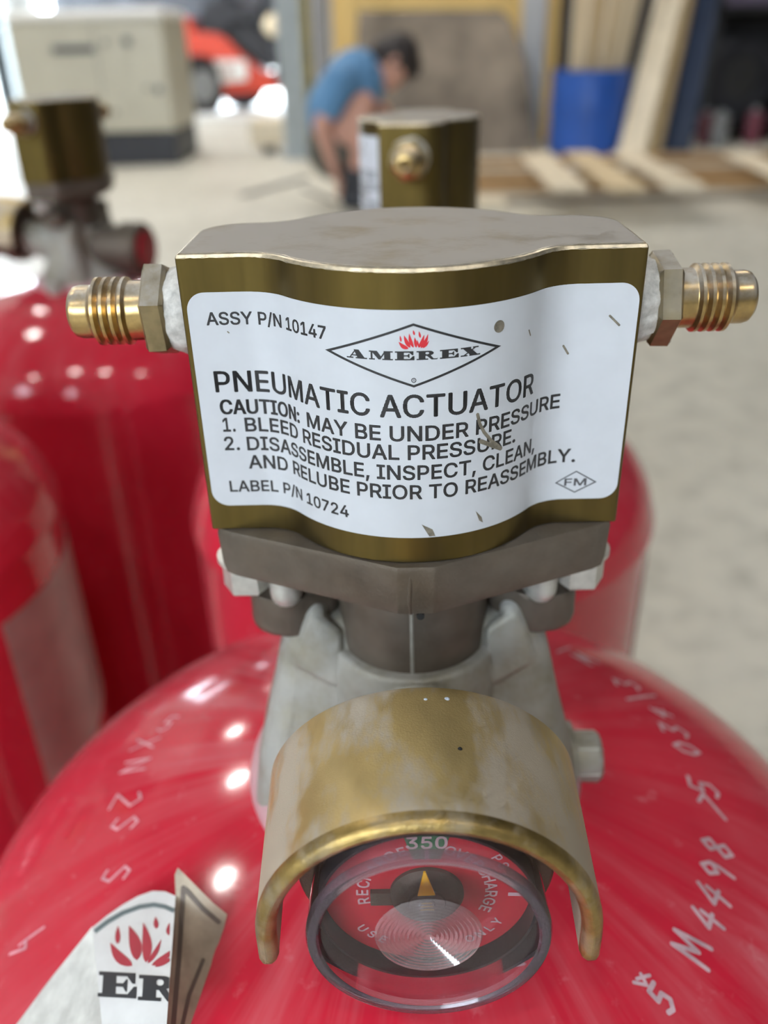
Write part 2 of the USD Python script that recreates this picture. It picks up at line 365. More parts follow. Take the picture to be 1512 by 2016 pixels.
def slab(ch):
    B = sbox
    if ch == 'E': return union_all([B(.22, 0, .92, 1), B(0, 0, 2.0, .15), B(0, .85, 1.9, 1), Polygon([(2.0, 0), (2.0, .46), (1.84, .46), (1.5, .12), (1.4, 0)]), Polygon([(1.9, 1), (1.9, .58), (1.75, .58), (1.45, .88), (1.4, 1)]), B(.9, .43, 1.4, .57), Polygon([(1.22, .5), (1.42, .26), (1.5, .26), (1.5, .74), (1.42, .74)])])
    if ch == 'R': return union_all([B(.22, 0, .92, 1), B(0, 0, 1.2, .14), B(0, .86, 1.3, 1), affinity.scale(Point(1.25, .74).buffer(.26, 16), 2.0, 1).difference(affinity.scale(Point(1.1, .74).buffer(.13, 16), 1.5, 1)), B(.9, .44, 1.3, .58), Polygon([(1.0, .5), (1.45, .5), (1.75, .12), (2.1, .1), (2.2, .2), (2.15, 0), (1.55, 0)])])
    if ch == 'M': return union_all([B(.18, 0, .38, 1), B(0, 0, .62, .14), B(0, .86, .7, 1), Polygon([(.2, 1), (.85, 1), (1.3, .35), (1.12, .05), (1.0, .05)]), Polygon([(1.05, .08), (1.65, 1), (1.85, 1), (1.2, .05)]), B(1.6, 0, 2.25, 1), B(1.4, 0, 2.5, .14), B(1.55, .86, 2.5, 1)])
    if ch == 'A': return union_all([Polygon([(.3, .1), (.95, 1), (1.1, 1), (.45, .1)]), Polygon([(.8, 1), (1.35, 1), (2.0, .1), (1.2, .1)]), B(.5, .3, 1.4, .42), B(0, 0, .75, .14), B(1.0, 0, 2.25, .14)])
    return union_all([Polygon([(.1, 1), (.95, 1), (2.0, 0), (1.15, 0)]), Polygon([(.25, .1), (1.6, .95), (1.8, .95), (.5, .1)]), B(0, .86, 1.15, 1), B(1.35, .86, 2.0, 1), B(0, 0, .75, .14), B(.95, 0, 2.2, .14)])


def petal(b, t, w, bend=0.0):
    b, t = np.array(b, float), np.array(t, float); d = t - b; n = np.array([-d[1], d[0]]); n /= np.linalg.norm(n); L = []
    k = np.linspace(0, 1, 13); c = b + np.outer(k, d) + np.outer(np.sin(k * np.pi) * bend, n); h = 0.84 * w * np.sin(np.pi * k ** 0.75) ** 0.9 / 2 + 1e-3
    return Polygon(np.vstack([c + n * h[:, None], (c - n * h[:, None])[::-1]])).buffer(0)


FLAMES = [petal((706, 270), (628, 212), 40, -10), petal((648, 212), (640, 160), 18), petal((722, 262), (672, 158), 38, -6), petal((748, 262), (714, 142), 34, -8), petal((756, 158), (746, 116), 20), petal((770, 262), (758, 175), 30),
          petal((790, 262), (778, 195), 16), petal((804, 182), (792, 126), 22), petal((790, 264), (834, 158), 34, 6), petal((806, 268), (866, 152), 34, 10), petal((822, 268), (874, 205), 20, 6)]


def star(points, r):
    return [Point(p).buffer(r) for p in points]


GX, GZ = 0.6, -127.6     # the gauge's axis
MM = 0.001


def scale(m):
    m = m.copy(); m.apply_scale(MM); m.apply_translation([0, 0, CAMH]); return m


def build_valve(root):
    S = lambda m: scale(m)
    # --- actuator body
    body = loft(PLAN, [(0.3, ZB), (0, ZB + 0.3), (0, ZT - 0.7), (0.75, ZT)], 700)
    a = obj('actuator_body', S(body), BRASS, root, smooth=20)
    P, N = ring(PLAN, 700); i = np.arange(700); j = (i + 1) % 700
    wob = 0.10 * (meshkit.fbm(np.c_[P * 0.9, np.zeros(700)], 3) - 0.5)
    V = np.vstack([np.c_[P + N * 0.03, np.full(700, ZT - 0.75) + wob * 2], np.c_[P - N * 0.30, np.full(700, ZT - 0.22)], np.c_[P - N * (0.95 + wob * 3)[:, None], np.full(700, ZT + 0.03)]])
    F = np.vstack([np.c_[k * 700 + i, k * 700 + j, (k + 1) * 700 + j] for k in (0, 1)] + [np.c_[k * 700 + i, (k + 1) * 700 + j, (k + 1) * 700 + i] for k in (0, 1)])
    obj('worn_edge', S(trimesh.Trimesh(V, F, process=False)), EDGE, a, smooth=20, label='bright worn chamfer')
    st = sbox(-43.75, -80.15, 44.1, -37.95).buffer(-3.3).buffer(3.3, 12)
    obj('sticker', S(wrap(fine(extr(st, 0.10), 1.2), 0.04)), STICKER, a, smooth=20, label='white instruction sticker')
    T = [line('ASSY P/N 10147', -40.6, -15.1, -43.7, 2.2, bold=True), *[line('PNEUMATIC ACTUATOR', -40.4 + dx, 24.4 + dx, -56.35 + dz, 3.97) for dx, dz in ((-.11, 0), (.11, 0), (0, -.07), (0, .07))], line('CAUTION:', -40.1, -23.0, -60.7, 2.75, bold=True), line('CAUTION:', -39.97, -22.87, -60.7, 2.75, bold=True), line('MAY BE UNDER PRESSURE', -20.8, 31.5, -60.75, 2.7, bold=True),
         line('1.', -40.0, -37.6, -64.25, 2.7, bold=True), line('BLEED RESIDUAL PRESSURE.', -35.8, 19.9, -64.3, 2.7, bold=True), line('2.', -40.1, -37.2, -68.1, 2.7, bold=True), line('DISASSEMBLE, INSPECT, CLEAN,', -35.8, 26.1, -68.2, 2.7, bold=True),
         line('AND RELUBE PRIOR TO REASSEMBLY.', -35.9, 35.4, -72.05, 2.7, bold=True), line('LABEL P/N 10724', -40.1, -12.4, -77.05, 2.3, bold=True)]
    obj('sticker_lettering', S(wrap(fine(cat(*T), 1.0), 0.145)), INK, a, smooth=False, label='black printed lettering')
    dia = Polygon([(-15.45, -45.5), (0, -40.1), (15.45, -45.5), (0, -51.0)]); L = [extr(dia.difference(dia.buffer(-0.40, join_style=2)), 0.03)]
    x = -11.3
    for ch in 'AMEREX':
        g = affinity.scale(slab(ch), 1.60, 1.52, origin=(0, 0)); w = g.bounds[2]; L.append(extr(affinity.translate(g, x, -46.27), 0.03)); x += w + 0.34
    sx = 22.65 / (x - 0.34 + 11.3)
    for m in L[1:]: m.vertices[:, 0] = -11.3 + (m.vertices[:, 0] + 11.3) * sx
    L.append(extr(Point(0, -49.75).buffer(0.42).difference(Point(0, -49.75).buffer(0.30)), 0.03)); q = meshkit.text_mesh('R', 0.45, 0.03); q.apply_translation([-0.17, -49.98, 0]); L.append(q)
    fm = Polygon([(31.8, -76.5), (35.85, -74.0), (40.0, -76.5), (35.85, -78.8)])
    obj('approval_mark', S(wrap(fine(cat(extr(fm.difference(fm.buffer(-0.24, join_style=2)), 0.03), line('FM', 33.7, 38.0, -77.2, 1.5, bold=True)), 1.0), 0.145)), GREYINK, a, smooth=False, label='small diamond approval mark')
    obj('logo_print', S(wrap(fine(cat(*L), 1.0), 0.145)), INK, a, smooth=False, label='black diamond logo with slab lettering')
    fl = [affinity.affine_transform(p, [0.0200, 0, 0, -0.0200, -748 * 0.02, 275 * 0.02 - 44.4]) for p in FLAMES]
    obj('logo_flame', S(wrap(fine(extr(union_all(fl), 0.03), 0.8), 0.145)), REDINK, a, smooth=False, label='red printed flame')
    sc = [Point(14.9, -42.1).buffer(1.05), LineString([(11.2, -57.0), (11.7, -58.9), (12.6, -60.6), (14.2, -62.6), (15.8, -64.0)]).buffer(0.3), LineString([(12.0, -62.2), (16.3, -64.6)]).buffer(0.4), LineString([(22.0, -44.2), (22.5, -45.2)]).buffer(0.14),
          LineString([(31.3, -48.9), (32.3, -50.4)]).buffer(0.2), LineString([(39.2, -43.7), (41.0, -45.4)]).buffer(0.2), Polygon([(1.2, -77.3), (3.2, -78.5), (3.7, -79.9), (2.6, -79.9)]), Polygon([(11.4, -76.0), (12.7, -77.6), (13.0, -78.8), (12.2, -78.2)]), LineString([(-37, -45), (-36.8, -45.2)]).buffer(.12)]
    for g in sc: obj('scuff_mark', S(wrap(fine(extr(g, 0.02), 0.5), 0.185)), SCUFF, a, smooth=False)
    # --- lower flange, a lozenge with a point towards the front
    loz = Polygon([(-39.6, -13), (-37, -14.8), (-3.5, -29.5), (3.5, -29.5), (37, -14.8), (39.6, -13), (39.6, 13), (37, 14.8), (3.5, 29.5), (-3.5, 29.5), (-37, 14.8), (-39.6, 13)]).buffer(-1).buffer(1.2)
    fl = loft(loz, [(2.2, -97.4), (0.9, -96.6), (0.4, -94.5), (0, -87.0), (0.3, ZB - 0.05)], 500)
    f = obj('actuator_flange', S(fl), BRONZE, root, smooth=30)
    seam = [(-1.0, -29.3, -86.6), (-1.1, -29.35, -90), (-1.2, -29.0, -94), (-1.0, -28.3, -96.5)]
    obj('casting_seam', S(tube(seam, [0.3, 0.5, 0.55, 0.6], 10)), BRONZE, f)
    obj('vent_hole', S(rot_to(lathe([(0, -28.9), (0.75, -28.9), (0.75, -26), (0, -26)], 20), 'v', (0.9, 0, -97.3))), HOLE, f)
    # --- neck below the flange
    nk = lathe([(0, -131), (15.8, -131), (16.8, -129), (17, -126), (17, -97), (0, -97)], 96)
    n = obj('valve_neck', S(nk), BRONZE, root)
    obj('casting_seam', S(tube([(-0.6, -16.8, -99), (-0.6, -16.8, -110), (-0.5, -16.8, -126)], [0.5, 0.4, 0.45], 10)), DUSTCAST, n)
    # --- valve body: a tapering casting with raised side ribs, ears for the studs, and the boss that carries the gauge
    Mn = manifold3d.Manifold
    ball = lambda p, r: Mn.sphere(r, 20).translate(p)
    core = mf(lathe([(0, -164.5), (37.5, -164.5), (36, -160), (31, -154), (25, -146), (21.5, -136), (20.5, -126), (19.5, -121), (0, -121)], 72))
    core = core + Mn.batch_hull([ball((x, y, z), r) for x, y, z, r in [(-24, -3, -118, 4), (24, -3, -118, 4), (-24, 6, -118, 4), (24, 6, -118, 4), (-33, -15, -161, 4), (33, -15, -161, 4), (-33, 15, -161, 4), (33, 15, -161, 4), (-30, -8, -138, 3), (30, -8, -138, 3)]])
    for s in (-1, 1):
        rib = [((s * 22.0, -5, -112.5), 2.6), ((s * 25.5, -3.5, -119), 4.4), ((s * 26.5, -4, -126), 5.2), ((s * 28.3, -6.5, -137), 5.8), ((s * 31.2, -10, -150), 6.4), ((s * 32.5, -13.5, -162), 6.6)]
        for (p, r), (q, t) in zip(rib[:-1], rib[1:]): core = core + Mn.batch_hull([ball(p, r), ball(q, t), ball((p[0], 6, p[2]), r), ball((q[0], 8, q[2]), t)])
        core = core + Mn.batch_hull([ball((s * 17.5, -7, -117), 1.6), ball((s * 22.5, -6.5, -113), 1.8), ball((s * 26, -7, -124), 2.6), ball((s * 18, -9.5, -128), 2.0), ball((s * 20, 0, -124), 3)])
    core = core + Mn.batch_hull([ball((GX, -8, -140), 15), mf(rot_to(lathe([(0, -46), (12.5, -46), (13, -40), (0, -40)], 40), 'v', (GX, 0, -132)))])
    vb = blend(core, 1.2, 7)
    obj('valve_body', S(vb), DUSTCAST, root, smooth=True)
    for s in (-1, 1):
        er = Mn.batch_hull([Mn.cylinder(9.5, 8.6, 8.6, 40).translate((s * 28.6, 0.5, -117.2)), Mn.cylinder(8, 5, 5, 30).translate((s * 22, 0, -119))])
        e = obj('mounting_ear', S(blend(er, 1.5, 4)), BRONZE, root, smooth=True)
        hx = Polygon([(5.5 * math.cos(k * math.pi / 3), 5.5 * math.sin(k * math.pi / 3)) for k in range(6)])
        b = loft(hx, [(0.8, -106.0), (0, -105.3), (0, -98.2), (0.5, -97.5)], 120); b.apply_translation([s * 36.4, -4.0, 0])
        w = lathe([(0, -98.3), (6.2, -98.3), (6.2, -97.2), (0, -97.2)], 40); w.apply_translation([s * 36.4, -4.0, 0])
        bb = obj('hex_bolt', S(b), SILVER, root, smooth=20); obj('washer', S(w), SILVER, bb)
        obj('ear_stud', S(tm(Mn.batch_hull([ball((s * 28, -6.4, -106.0), 3.5), ball((s * 28, -6, -102), 3.7), ball((s * 28, -4, -108), 3.7)]))), SILVER, root)
    # --- gauge guard: half a tube, open below
    O, I = 28.1, 24.7
    half = lambda r, low: union_all([Point(0, 0).buffer(r, 64).intersection(sbox(-60, 0, 60, 60)), sbox(-r, -low, r, 0.01)])
    hp = half(O, 5.6).difference(half(I, 9)); hp = hp.buffer(0.45).buffer(-0.45).buffer(-1.4).buffer(1.4)
    lv = [(1.7, -76.3), (0.9, -76.05), (0.3, -75.3), (0, -74.0)] + [(0, x) for x in np.linspace(-71, -46, 8)] + [(0, -43), (0.4, -42.3)]
    g = loft(hp, [(a_, b_) for a_, b_ in lv], 600); v = g.vertices.copy()
    def swept(v):      # the arch flattens a little towards the back
        t_ = np.clip((v[:, 2] + 75) / 33, 0, 1); return np.c_[GX + v[:, 0] * (1 + 0.05 * t_), v[:, 2], GZ + np.where(v[:, 1] > 0, v[:, 1] * (1 - 0.125 * t_), v[:, 1])]
    g.vertices = swept(v); g.invert()
    gd = obj('gauge_guard', S(g), GUARD, root, smooth=40)
    l = loft(hp.buffer(0.035), [(1.7, -76.36), (1.65, -76.4), (0.85, -76.12), (0.28, -75.4), (0.0, -74.3), (0.06, -73.6)], 600); l.vertices = swept(l.vertices.copy()); l.invert()
    obj('guard_lip', S(l), LIP, gd, smooth=40, label='rounded lip rubbed to bare yellow brass')
    pit = trimesh.creation.icosphere(2, 0.42); pit.apply_translation([6.3, -59.5, GZ + math.sqrt(28.1 ** 2 - 5.7 ** 2) * (1 - 0.125 * 0.47) - 0.1]); obj('casting_pit', S(pit), HOLE, gd)
    for u, v_, r_ in ((4.4, -46.0, 0.5), (0.6, -46.4, 0.35), (11.5, -49.0, 0.3)):
        sp = trimesh.creation.icosphere(2, r_); sp.vertices[:, 2] *= 0.3; sp.apply_translation([GX + u, v_, GZ + math.sqrt(28.1 ** 2 - u * u) * (1 - 0.125 * (75 + v_) / 33)]); obj('paint_speck', S(sp), SPECK, gd)
    # --- pressure gauge
    ga = obj('pressure_gauge', S(rot_to(lathe([(0, -44), (12, -44), (12.5, -50), (21.5, -51), (22.6, -53), (22.6, -61.6), (21.9, -62.4), (18.7, -62.4), (18.6, -65.4), (0, -65.6)], 96), 'v', (GX, 0, GZ))), BRONZE, root, label='brass gauge case')
    obj('dial', S(rot_to(lathe([(0, -66.5), (17.8, -66.5), (17.8, -65.9), (0, -65.9)], 96), 'v', (GX, 0, GZ))), DIAL, ga)
    obj('gasket', S(rot_to(lathe([(17.8, -65.8), (18.4, -65.8), (18.4, -70.0), (17.9, -70.0), (17.8, -65.8)], 96), 'v', (GX, 0, GZ))), GASKET, ga)

    def face(m, v0):      # flat art (x, y) in mm about the dial's centre, seen from the front
        q = m.vertices; return S(trimesh.Trimesh(np.c_[GX + q[:, 0], v0 - q[:, 2], GZ + q[:, 1]], m.faces, process=False))
    wedge = Polygon([(0.0, 0)] + [(17.0 * math.sin(x), 17.0 * math.cos(x)) for x in np.linspace(-0.27, 0.27, 14)]).difference(Point(0, 0).buffer(7.2))
    obj('green_zone', face(extr(wedge, 0.05), -66.52), GREEN, ga, smooth=False)
    Tm = []
    def glyph(ch, r, ang, h, flip=False, bold=True):
        m = meshkit.text_mesh(ch, h, 0.04, bold); b = m.bounds; m.apply_translation([-(b[0, 0] + b[1, 0]) / 2, -h / 2, 0])
        if flip: m.apply_transform(trimesh.transformations.rotation_matrix(math.pi, [0, 0, 1]))
        m.apply_translation([0, r, 0]); m.apply_transform(trimesh.transformations.rotation_matrix(-ang, [0, 0, 1])); Tm.append(m)
    m = meshkit.text_mesh('350', 2.7, 0.04, True); b = m.bounds; m.apply_translation([-(b[0, 0] + b[1, 0]) / 2, 10.9, 0]); Tm.append(m)
    Tm.append(extr(sbox(-0.35, 7.4, 0.35, 10.6), 0.04))
    for k, ch in enumerate('RECHARGE'): glyph(ch, 11.0, -1.75 + k * 0.195, 2.0)
    for k, ch in enumerate('OVERCHARGE'): glyph(ch, 11.0, 0.36 + k * 0.180, 2.0)
    for k, ch in enumerate('PSI'): glyph(ch, 14.4, 0.95 + k * 0.15, 1.7)
    for k, ch in enumerate('USE'): glyph(ch, 14.6, math.pi + 0.88 - k * 0.16, 1.7, flip=True)
    for k, ch in enumerate('ONLY'): glyph(ch, 14.6, math.pi - 0.55 - k * 0.15, 1.7, flip=True)
    mk_ = extr(sbox(-0.42, -1.3, 0.42, 1.3), 0.04); mk_.apply_translation([0, 15.2, 0]); mk_.apply_transform(trimesh.transformations.rotation_matrix(-1.62, [0, 0, 1])); Tm.append(mk_)
    obj('dial_lettering', face(cat(*Tm), -66.58), DIALINK, ga, smooth=False, label='white figures and words on the dial')
    hub = lathe([(0, -69.3), (1.2, -69.3), (1.4, -68.9), (3.0, -68.9), (3.2, -68.6), (4.6, -68.6), (5.6, -68.1), (6.3, -67.2), (6.3, -66.4), (0, -66.4)], 64)
    obj('movement_hub', S(rot_to(hub, 'v', (GX, 0, GZ))), BRONZE, ga); 
    tab = box(-9.6, -67.4, -2.2, -5.5, -66.5, 0.9); tab.apply_translation([GX, 0, GZ]); obj('movement_tab', S(tab), BRONZE, ga)
    nd = Polygon([(-1.45, 3.2), (1.45, 3.2), (0.16, 8.9), (-0.16, 8.9)]); nd = affinity.rotate(nd, 3, origin=(0, 0)); obj('needle', face(extr(nd, 0.3), -69.35), NEEDLE, ga, smooth=False)
    shell = lambda pr, seg=128: rot_to(open_lathe(pr, seg), 'v', (GX, 0, GZ))
    obj('lens', S(shell([(19.6, -62.3), (19.9, -74.4), (19.5, -75.5), (19.0, -75.7), (18.3, -75.7), (17.7, -75.2), (17.5, -74.5), (8.8, -74.5)])), LENS, ga, smooth=25, label='clear plastic gauge lens')
    obj('lens_rim', S(rot_to(lathe([(19.95, -74.2), (19.98, -75.0), (19.6, -75.75), (19.2, -75.82), (18.2, -75.8), (17.8, -75.4), (18.3, -75.55), (19.3, -75.5), (19.8, -74.2), (19.95, -74.2)], 128), 'v', (GX, 0, GZ))), LENSEDGE, ga)
    pr = [(0.0, -74.55)]
    for k in range(11): pr += [(0.50 + k * 0.75, -74.58), (0.98 + k * 0.75, -75.10)]
    pr += [(8.8, -74.5)]
    obj('lens_rings', S(shell(pr[::-1], 96)), RINGS, ga, smooth=False, label='concentric ring pattern in the lens')
    # --- flare fittings on both ends
    for s in (-1, 1):
        ro = 0.175 if s > 0 else 0.35
        uv = lambda pr, seg=72: rot_to(lathe([(r, s * u) for r, u in pr] if s > 0 else [(r, s * u) for r, u in pr][::-1], seg), 'u', (0, 0, -44.7))
        th = [(0, 50), (5.6, 50), (5.6, 53.2)]
        for k in range(4): th += [(5.7, 53.4 + k * 1.75), (6.4, 53.9 + k * 1.75), (6.4, 54.5 + k * 1.75), (5.6, 55.0 + k * 1.75)]
        th += [(5.2, 60.6), (5.0, 61.0), (5.0, 63.2), (4.7, 64.2), (3.9, 64.9), (2.4, 65.1), (2.2, 64.9), (2.1, 58), (0, 58)]
        ff = obj('flare_fitting', S(uv(th)), FLARE, root, smooth=30)
        R = 9.3 if s < 0 else 9.0
        hexp = Polygon([(R * math.cos(k * math.pi / 3 + ro), R * math.sin(k * math.pi / 3 + ro)) for k in range(6)])
        h = loft(hexp, [(0.9, 45.5), (0.1, 46.1), (0, 49.4), (0.9, 50.0)], 240); v = h.vertices.copy(); h.vertices = np.c_[s * v[:, 2], s * v[:, 0], v[:, 1] - 44.7]
        obj('hex_nut', S(h), NUT, ff, smooth=25)
        sl = lathe([(0, 40.3), (7.2, 40.3), (8.2, 41.5), (8.4, 43.2), (7.6, 45.4), (6.5, 46.2), (0, 46.2)], 80); d = meshkit.fbm(sl.vertices * 0.45, 4, 3)[:, None] - 0.5
        sl.vertices[:, :2] *= (1 + 0.28 * d); v = sl.vertices.copy(); sl.vertices = np.c_[s * v[:, 2], s * v[:, 0], v[:, 1] - 44.7]
        obj('thread_sealant', S(sl), SEALANT, ff, smooth=50, label='white thread sealant')
    # --- plugged port on the right flank and discharge outlet at the back
    pt = rot_to(lathe([(0, 27), (9.5, 27), (9.5, 36), (8.8, 39.5), (6.5, 40), (6.4, 45.5), (5.6, 46.5), (0, 46.8)], 48), 'u', (0, -3, -160)); po = obj('side_port', S(pt), DUSTCAST, root)
    hx = Polygon([(6.6 * math.cos(k * math.pi / 3), 6.6 * math.sin(k * math.pi / 3)) for k in range(6)]); h = loft(hx, [(0, 40.5), (0, 45.4), (1.0, 46.6)], 120); v = h.vertices.copy(); h.vertices = np.c_[v[:, 2], v[:, 0] - 3, v[:, 1] - 160]
    obj('port_plug', S(h), SILVER, po, smooth=20)
    ou = rot_to(lathe([(0, 10), (17, 10), (17, 36), (20, 38), (20, 52), (18.5, 54), (14, 54), (14, 50), (0, 50)], 64), 'v', (0, 0, -138)); oo = obj('discharge_outlet', S(ou), BRONZE, root)
    obj('outlet_cap', S(rot_to(lathe([(0, 49), (13.5, 49), (13.5, 56), (12, 57), (0, 57)], 48), 'v', (0, 0, -138))), REDCAP, oo, label='red plastic cap')


# ------------------------------------------------------------------ cylinders
DR, DB, DZ = 0.127, 0.0685, CAMH - 0.2278


def dome_z(x, y):
    return DZ + DB * np.sqrt(np.maximum(0, 1 - (x * x + y * y) / DR ** 2))


def dome_hit(px, py, ax, ay):
    d = ray(px, py); s = np.array([1 / DR, 1 / DR, 1 / DB]); c = np.array([ax, ay, DZ]); o = (np.array([0, 0, CAMH]) - c) * s; D = d * s
    a, b, q = D @ D, o @ D, o @ o - 1; t = (-b - math.sqrt(max(b * b - a * q, 0))) / a
    return d * t + np.array([0, 0, CAMH])


STROKES = {'0': [[(.3, 0), (.05, .3), (.05, .7), (.3, 1), (.55, .7), (.55, .3), (.3, 0)]], '1': [[(.3, 0), (.32, 1)]], '2': [[(.05, .8), (.3, 1), (.55, .75), (.05, 0), (.6, .02)]], '3': [[(.05, .95), (.5, .95), (.25, .55), (.55, .3), (.3, 0), (.05, .1)]],
           '4': [[(.35, 1), (.05, .4), (.6, .42)], [(.45, .75), (.42, 0)]], '5': [[(.55, 1), (.1, .98), (.08, .55), (.45, .6), (.55, .25), (.3, 0), (.05, .08)]], '7': [[(.05, .95), (.58, 1), (.2, 0)]], '8': [[(.3, .52), (.08, .75), (.3, 1), (.52, .75), (.3, .52), (.05, .25), (.3, 0), (.55, .25), (.3, .52)]],
           '9': [[(.5, .75), (.25, 1), (.05, .75), (.25, .5), (.5, .72), (.5, .5), (.4, 0)]], 'M': [[(0, 0), (.1, 1), (.32, .3), (.55, 1), (.65, 0)]], 'N': [[(.02, 0), (.05, 1), (.52, .02), (.55, 1)]], 'X': [[(0, 0), (.55, 1)], [(.05, 1), (.55, 0)]], 'S': [[(.55, .85), (.3, 1), (.08, .78), (.5, .3), (.3, 0), (.03, .12)]], 'I': [[(.3, 0), (.3, 1)]], 'w': [[(0, 1), (.15, 0), (.3, .7), (.45, 0), (.6, 1)]]}


def chalk(ch, px, py, up, hpx, wid, ax, ay, yaw):
    """A hand-painted character on the dome: centre and upward direction taken from two points of the dome."""
    u = np.array(up, float); u /= np.linalg.norm(u)
    c = dome_hit(px, py, ax, ay); t = dome_hit(px + u[0] * hpx / 2, py + u[1] * hpx / 2, ax, ay); b = dome_hit(px - u[0] * hpx / 2, py - u[1] * hpx / 2, ax, ay)
    U = (t - b)[:2]; h = np.linalg.norm(U); U /= h; Rt = np.array([U[1], -U[0]])
    g = union_all([LineString(s).buffer(wid / h, 4) for s in STROKES[ch]])
    m = fine(extr(g, 0.01), 0.12); q = m.vertices; l = np.outer((q[:, 0] - 0.3) * h * 0.95, Rt) + np.outer((q[:, 1] - 0.5) * h, U) + c[:2] - [ax, ay]
    cy, sy = math.cos(-yaw), math.sin(-yaw); l = np.c_[cy * l[:, 0] - sy * l[:, 1], sy * l[:, 0] + cy * l[:, 1]]
    return trimesh.Trimesh(np.c_[l, dome_z(l[:, 0], l[:, 1]) + 0.00008 + q[:, 2] * 0.004], m.faces, process=False)


CYL = None


def shared_cylinder():
    """Shell, collar and valve: built once, as a class that every cylinder refers to."""
    t = stage.CreateClassPrim('/World/cylinder_class')
    th = np.linspace(0, math.pi / 2, 48)
    prof = [(0, 0.012), (0.10, 0.012), (0.118, 0.0), (0.125, 0.004), (DR, 0.012), (DR, DZ - 0.03), (DR, DZ - 0.006), (DR + 0.0014, DZ - 0.003), (DR + 0.0014, DZ + 0.001)] + [(DR * math.cos(x), DZ + DB * math.sin(x)) for x in th[3:-1]] + [(0, DZ + DB)]
    obj('cylinder_shell', lathe(prof, 160), RED, t, smooth=40)
    obj('neck_collar', lathe([(0, 0.628), (0.0415, 0.632), (0.0423, 0.6365), (0.0415, 0.6395), (0.0395, 0.6415), (0.0365, 0.6425), (0, 0.6425)], 96), COLLAR, t, label='collar grey with dust')
    build_valve(t)
    return t


def cylinder(label, ax, ay, yaw, decal):
    global CYL
    CYL = CYL or shared_cylinder()
    t = thing('agent_cylinder', label, 'fire suppression cylinder', (ax, ay, 0), yaw)
    t.GetReferences().AddInternalReference(CYL.GetPath())
    a0, a1, z0, z1 = decal
    aa = np.linspace(a0, a1, 40); V = []
    for r in (DR + 0.0002, DR + 0.0005):
        V += [(r * math.sin(a), -r * math.cos(a), z) for a in aa for z in (z0, z1)]
    n = 80; F = []
    for k in range(39):
        b = 2 * k; F += [(n + b, n + b + 2, n + b + 3), (n + b, n + b + 3, n + b + 1), (b, b + 3, b + 2), (b, b + 1, b + 3), (b, b + 2, n + b + 2), (b, n + b + 2, n + b), (b + 1, n + b + 1, n + b + 3), (b + 1, n + b + 3, b + 3)]
    F += [(0, n, n + 1), (0, n + 1, 1), (78, 79, n + 79), (78, n + 79, n + 78)]
    obj('cylinder_label', trimesh.Trimesh(np.array(V), np.array(F), process=False), SIDELABEL, t, label='pale printed label round the cylinder wall')
    return t


AX, AY, YAW = 0.00606, 0.16340, -0.017895
front = cylinder('nearest red cylinder, its brass actuator with the white instruction sticker facing us', AX, AY, YAW, (-2.4, -0.9, 0.22, 0.46))
cylinder('red cylinder directly behind the nearest one, its actuator turned side on', 0.0212, 0.4341, -1.708, (2.82, 4.3, 0.24, 0.55))
cylinder('red cylinder at far left with a tall brass actuator and dusty valve', -0.231, 0.697, -1.836, (-2.0, -0.6, 0.22, 0.46))
cylinder('red cylinder cut by the left edge, only its shoulder and pale label in view', -0.3115, 0.4063, -1.2, (2.36, 3.5, 0.425, 0.545))

# painted marks on the nearest dome
for ch, px, py, up, h in [('M', 1361, 1868, (-1, -.62), 84), ('4', 1393, 1811, (-1, -.75), 74), ('4', 1404, 1764, (-1, -.8), 78), ('9', 1413, 1716, (-1, -.55), 72), ('8', 1412, 1669, (-1, -.5), 66),
                          ('I', 1110, 1279, (-1, .35), 26), ('M', 1150, 1297, (-1, -.5), 46), ('3', 1233, 1347, (-1, -.25), 50), ('1', 1263, 1373, (-1, .15), 52), ('4', 1302, 1404, (-1, -.4), 46), ('3', 1326, 1437, (-1, -.3), 56), ('0', 1352, 1474, (-1, -.3), 52),
                          ('5', 1385, 1550, (-1, -.4), 62), ('7', 1404, 1590, (-1, -.8), 66), ('4', 1265, 1931, (-.9, .3), 34), ('5', 1303, 1966, (-1, -1), 62)]:
    obj('paint_mark', chalk(ch, px, py, up, h, 0.0005 if h > 40 else 0.00036, AX, AY, YAW), CHALK, front, smooth=False)
for ch, px, py, up, h in [('X', 285, 1465, (1, -.15), 46), ('N', 265, 1508, (1, -.2), 50), ('2', 250, 1575, (1, -.1), 54), ('S', 245, 1622, (1, -.2), 52), ('5', 330, 1425, (.7, -.7), 40), ('S', 228, 1722, (1, -.3), 56), ('1', 62, 1843, (.8, -.6), 60), ('7', 35, 1870, (.8, -.6), 40)]:
    obj('paint_mark', chalk(ch, px, py, up, h, 0.00034, AX, AY, YAW), FAINT, front, smooth=False, label='faded')

# the half-peeled decal low on the nearest dome
def lift(px, py, h):
    p = dome_hit(px, py, AX, AY) - [0, 0, CAMH]; L = np.linalg.norm(p); return np.array([px, py, (p @ CF) * (1 - h / L)])


def sheet(poly, ctrl, mat, name, parent, off=0.0, thick=0.00025, size=10, label=None):
    from scipy.interpolate import RBFInterpolator
    C = np.array(ctrl); dep = RBFInterpolator(C[:, :2] / 100, C[:, 2], kernel='thin_plate_spline', smoothing=1e-9)
    m = fine(extr(poly, 1.0), size); q = m.vertices; D = dep(q[:, :2] / 100) - off - q[:, 2] * thick
    P = np.array([ray(x, y) for x, y in q[:, :2]]) * D[:, None] + [0, 0, CAMH] - [AX, AY, 0]
    c, s_ = math.cos(-YAW), math.sin(-YAW); P = np.c_[c * P[:, 0] - s_ * P[:, 1], s_ * P[:, 0] + c * P[:, 1], P[:, 2]]
    return obj(name, trimesh.Trimesh(P, m.faces, process=False), mat, parent, smooth=25, label=label)


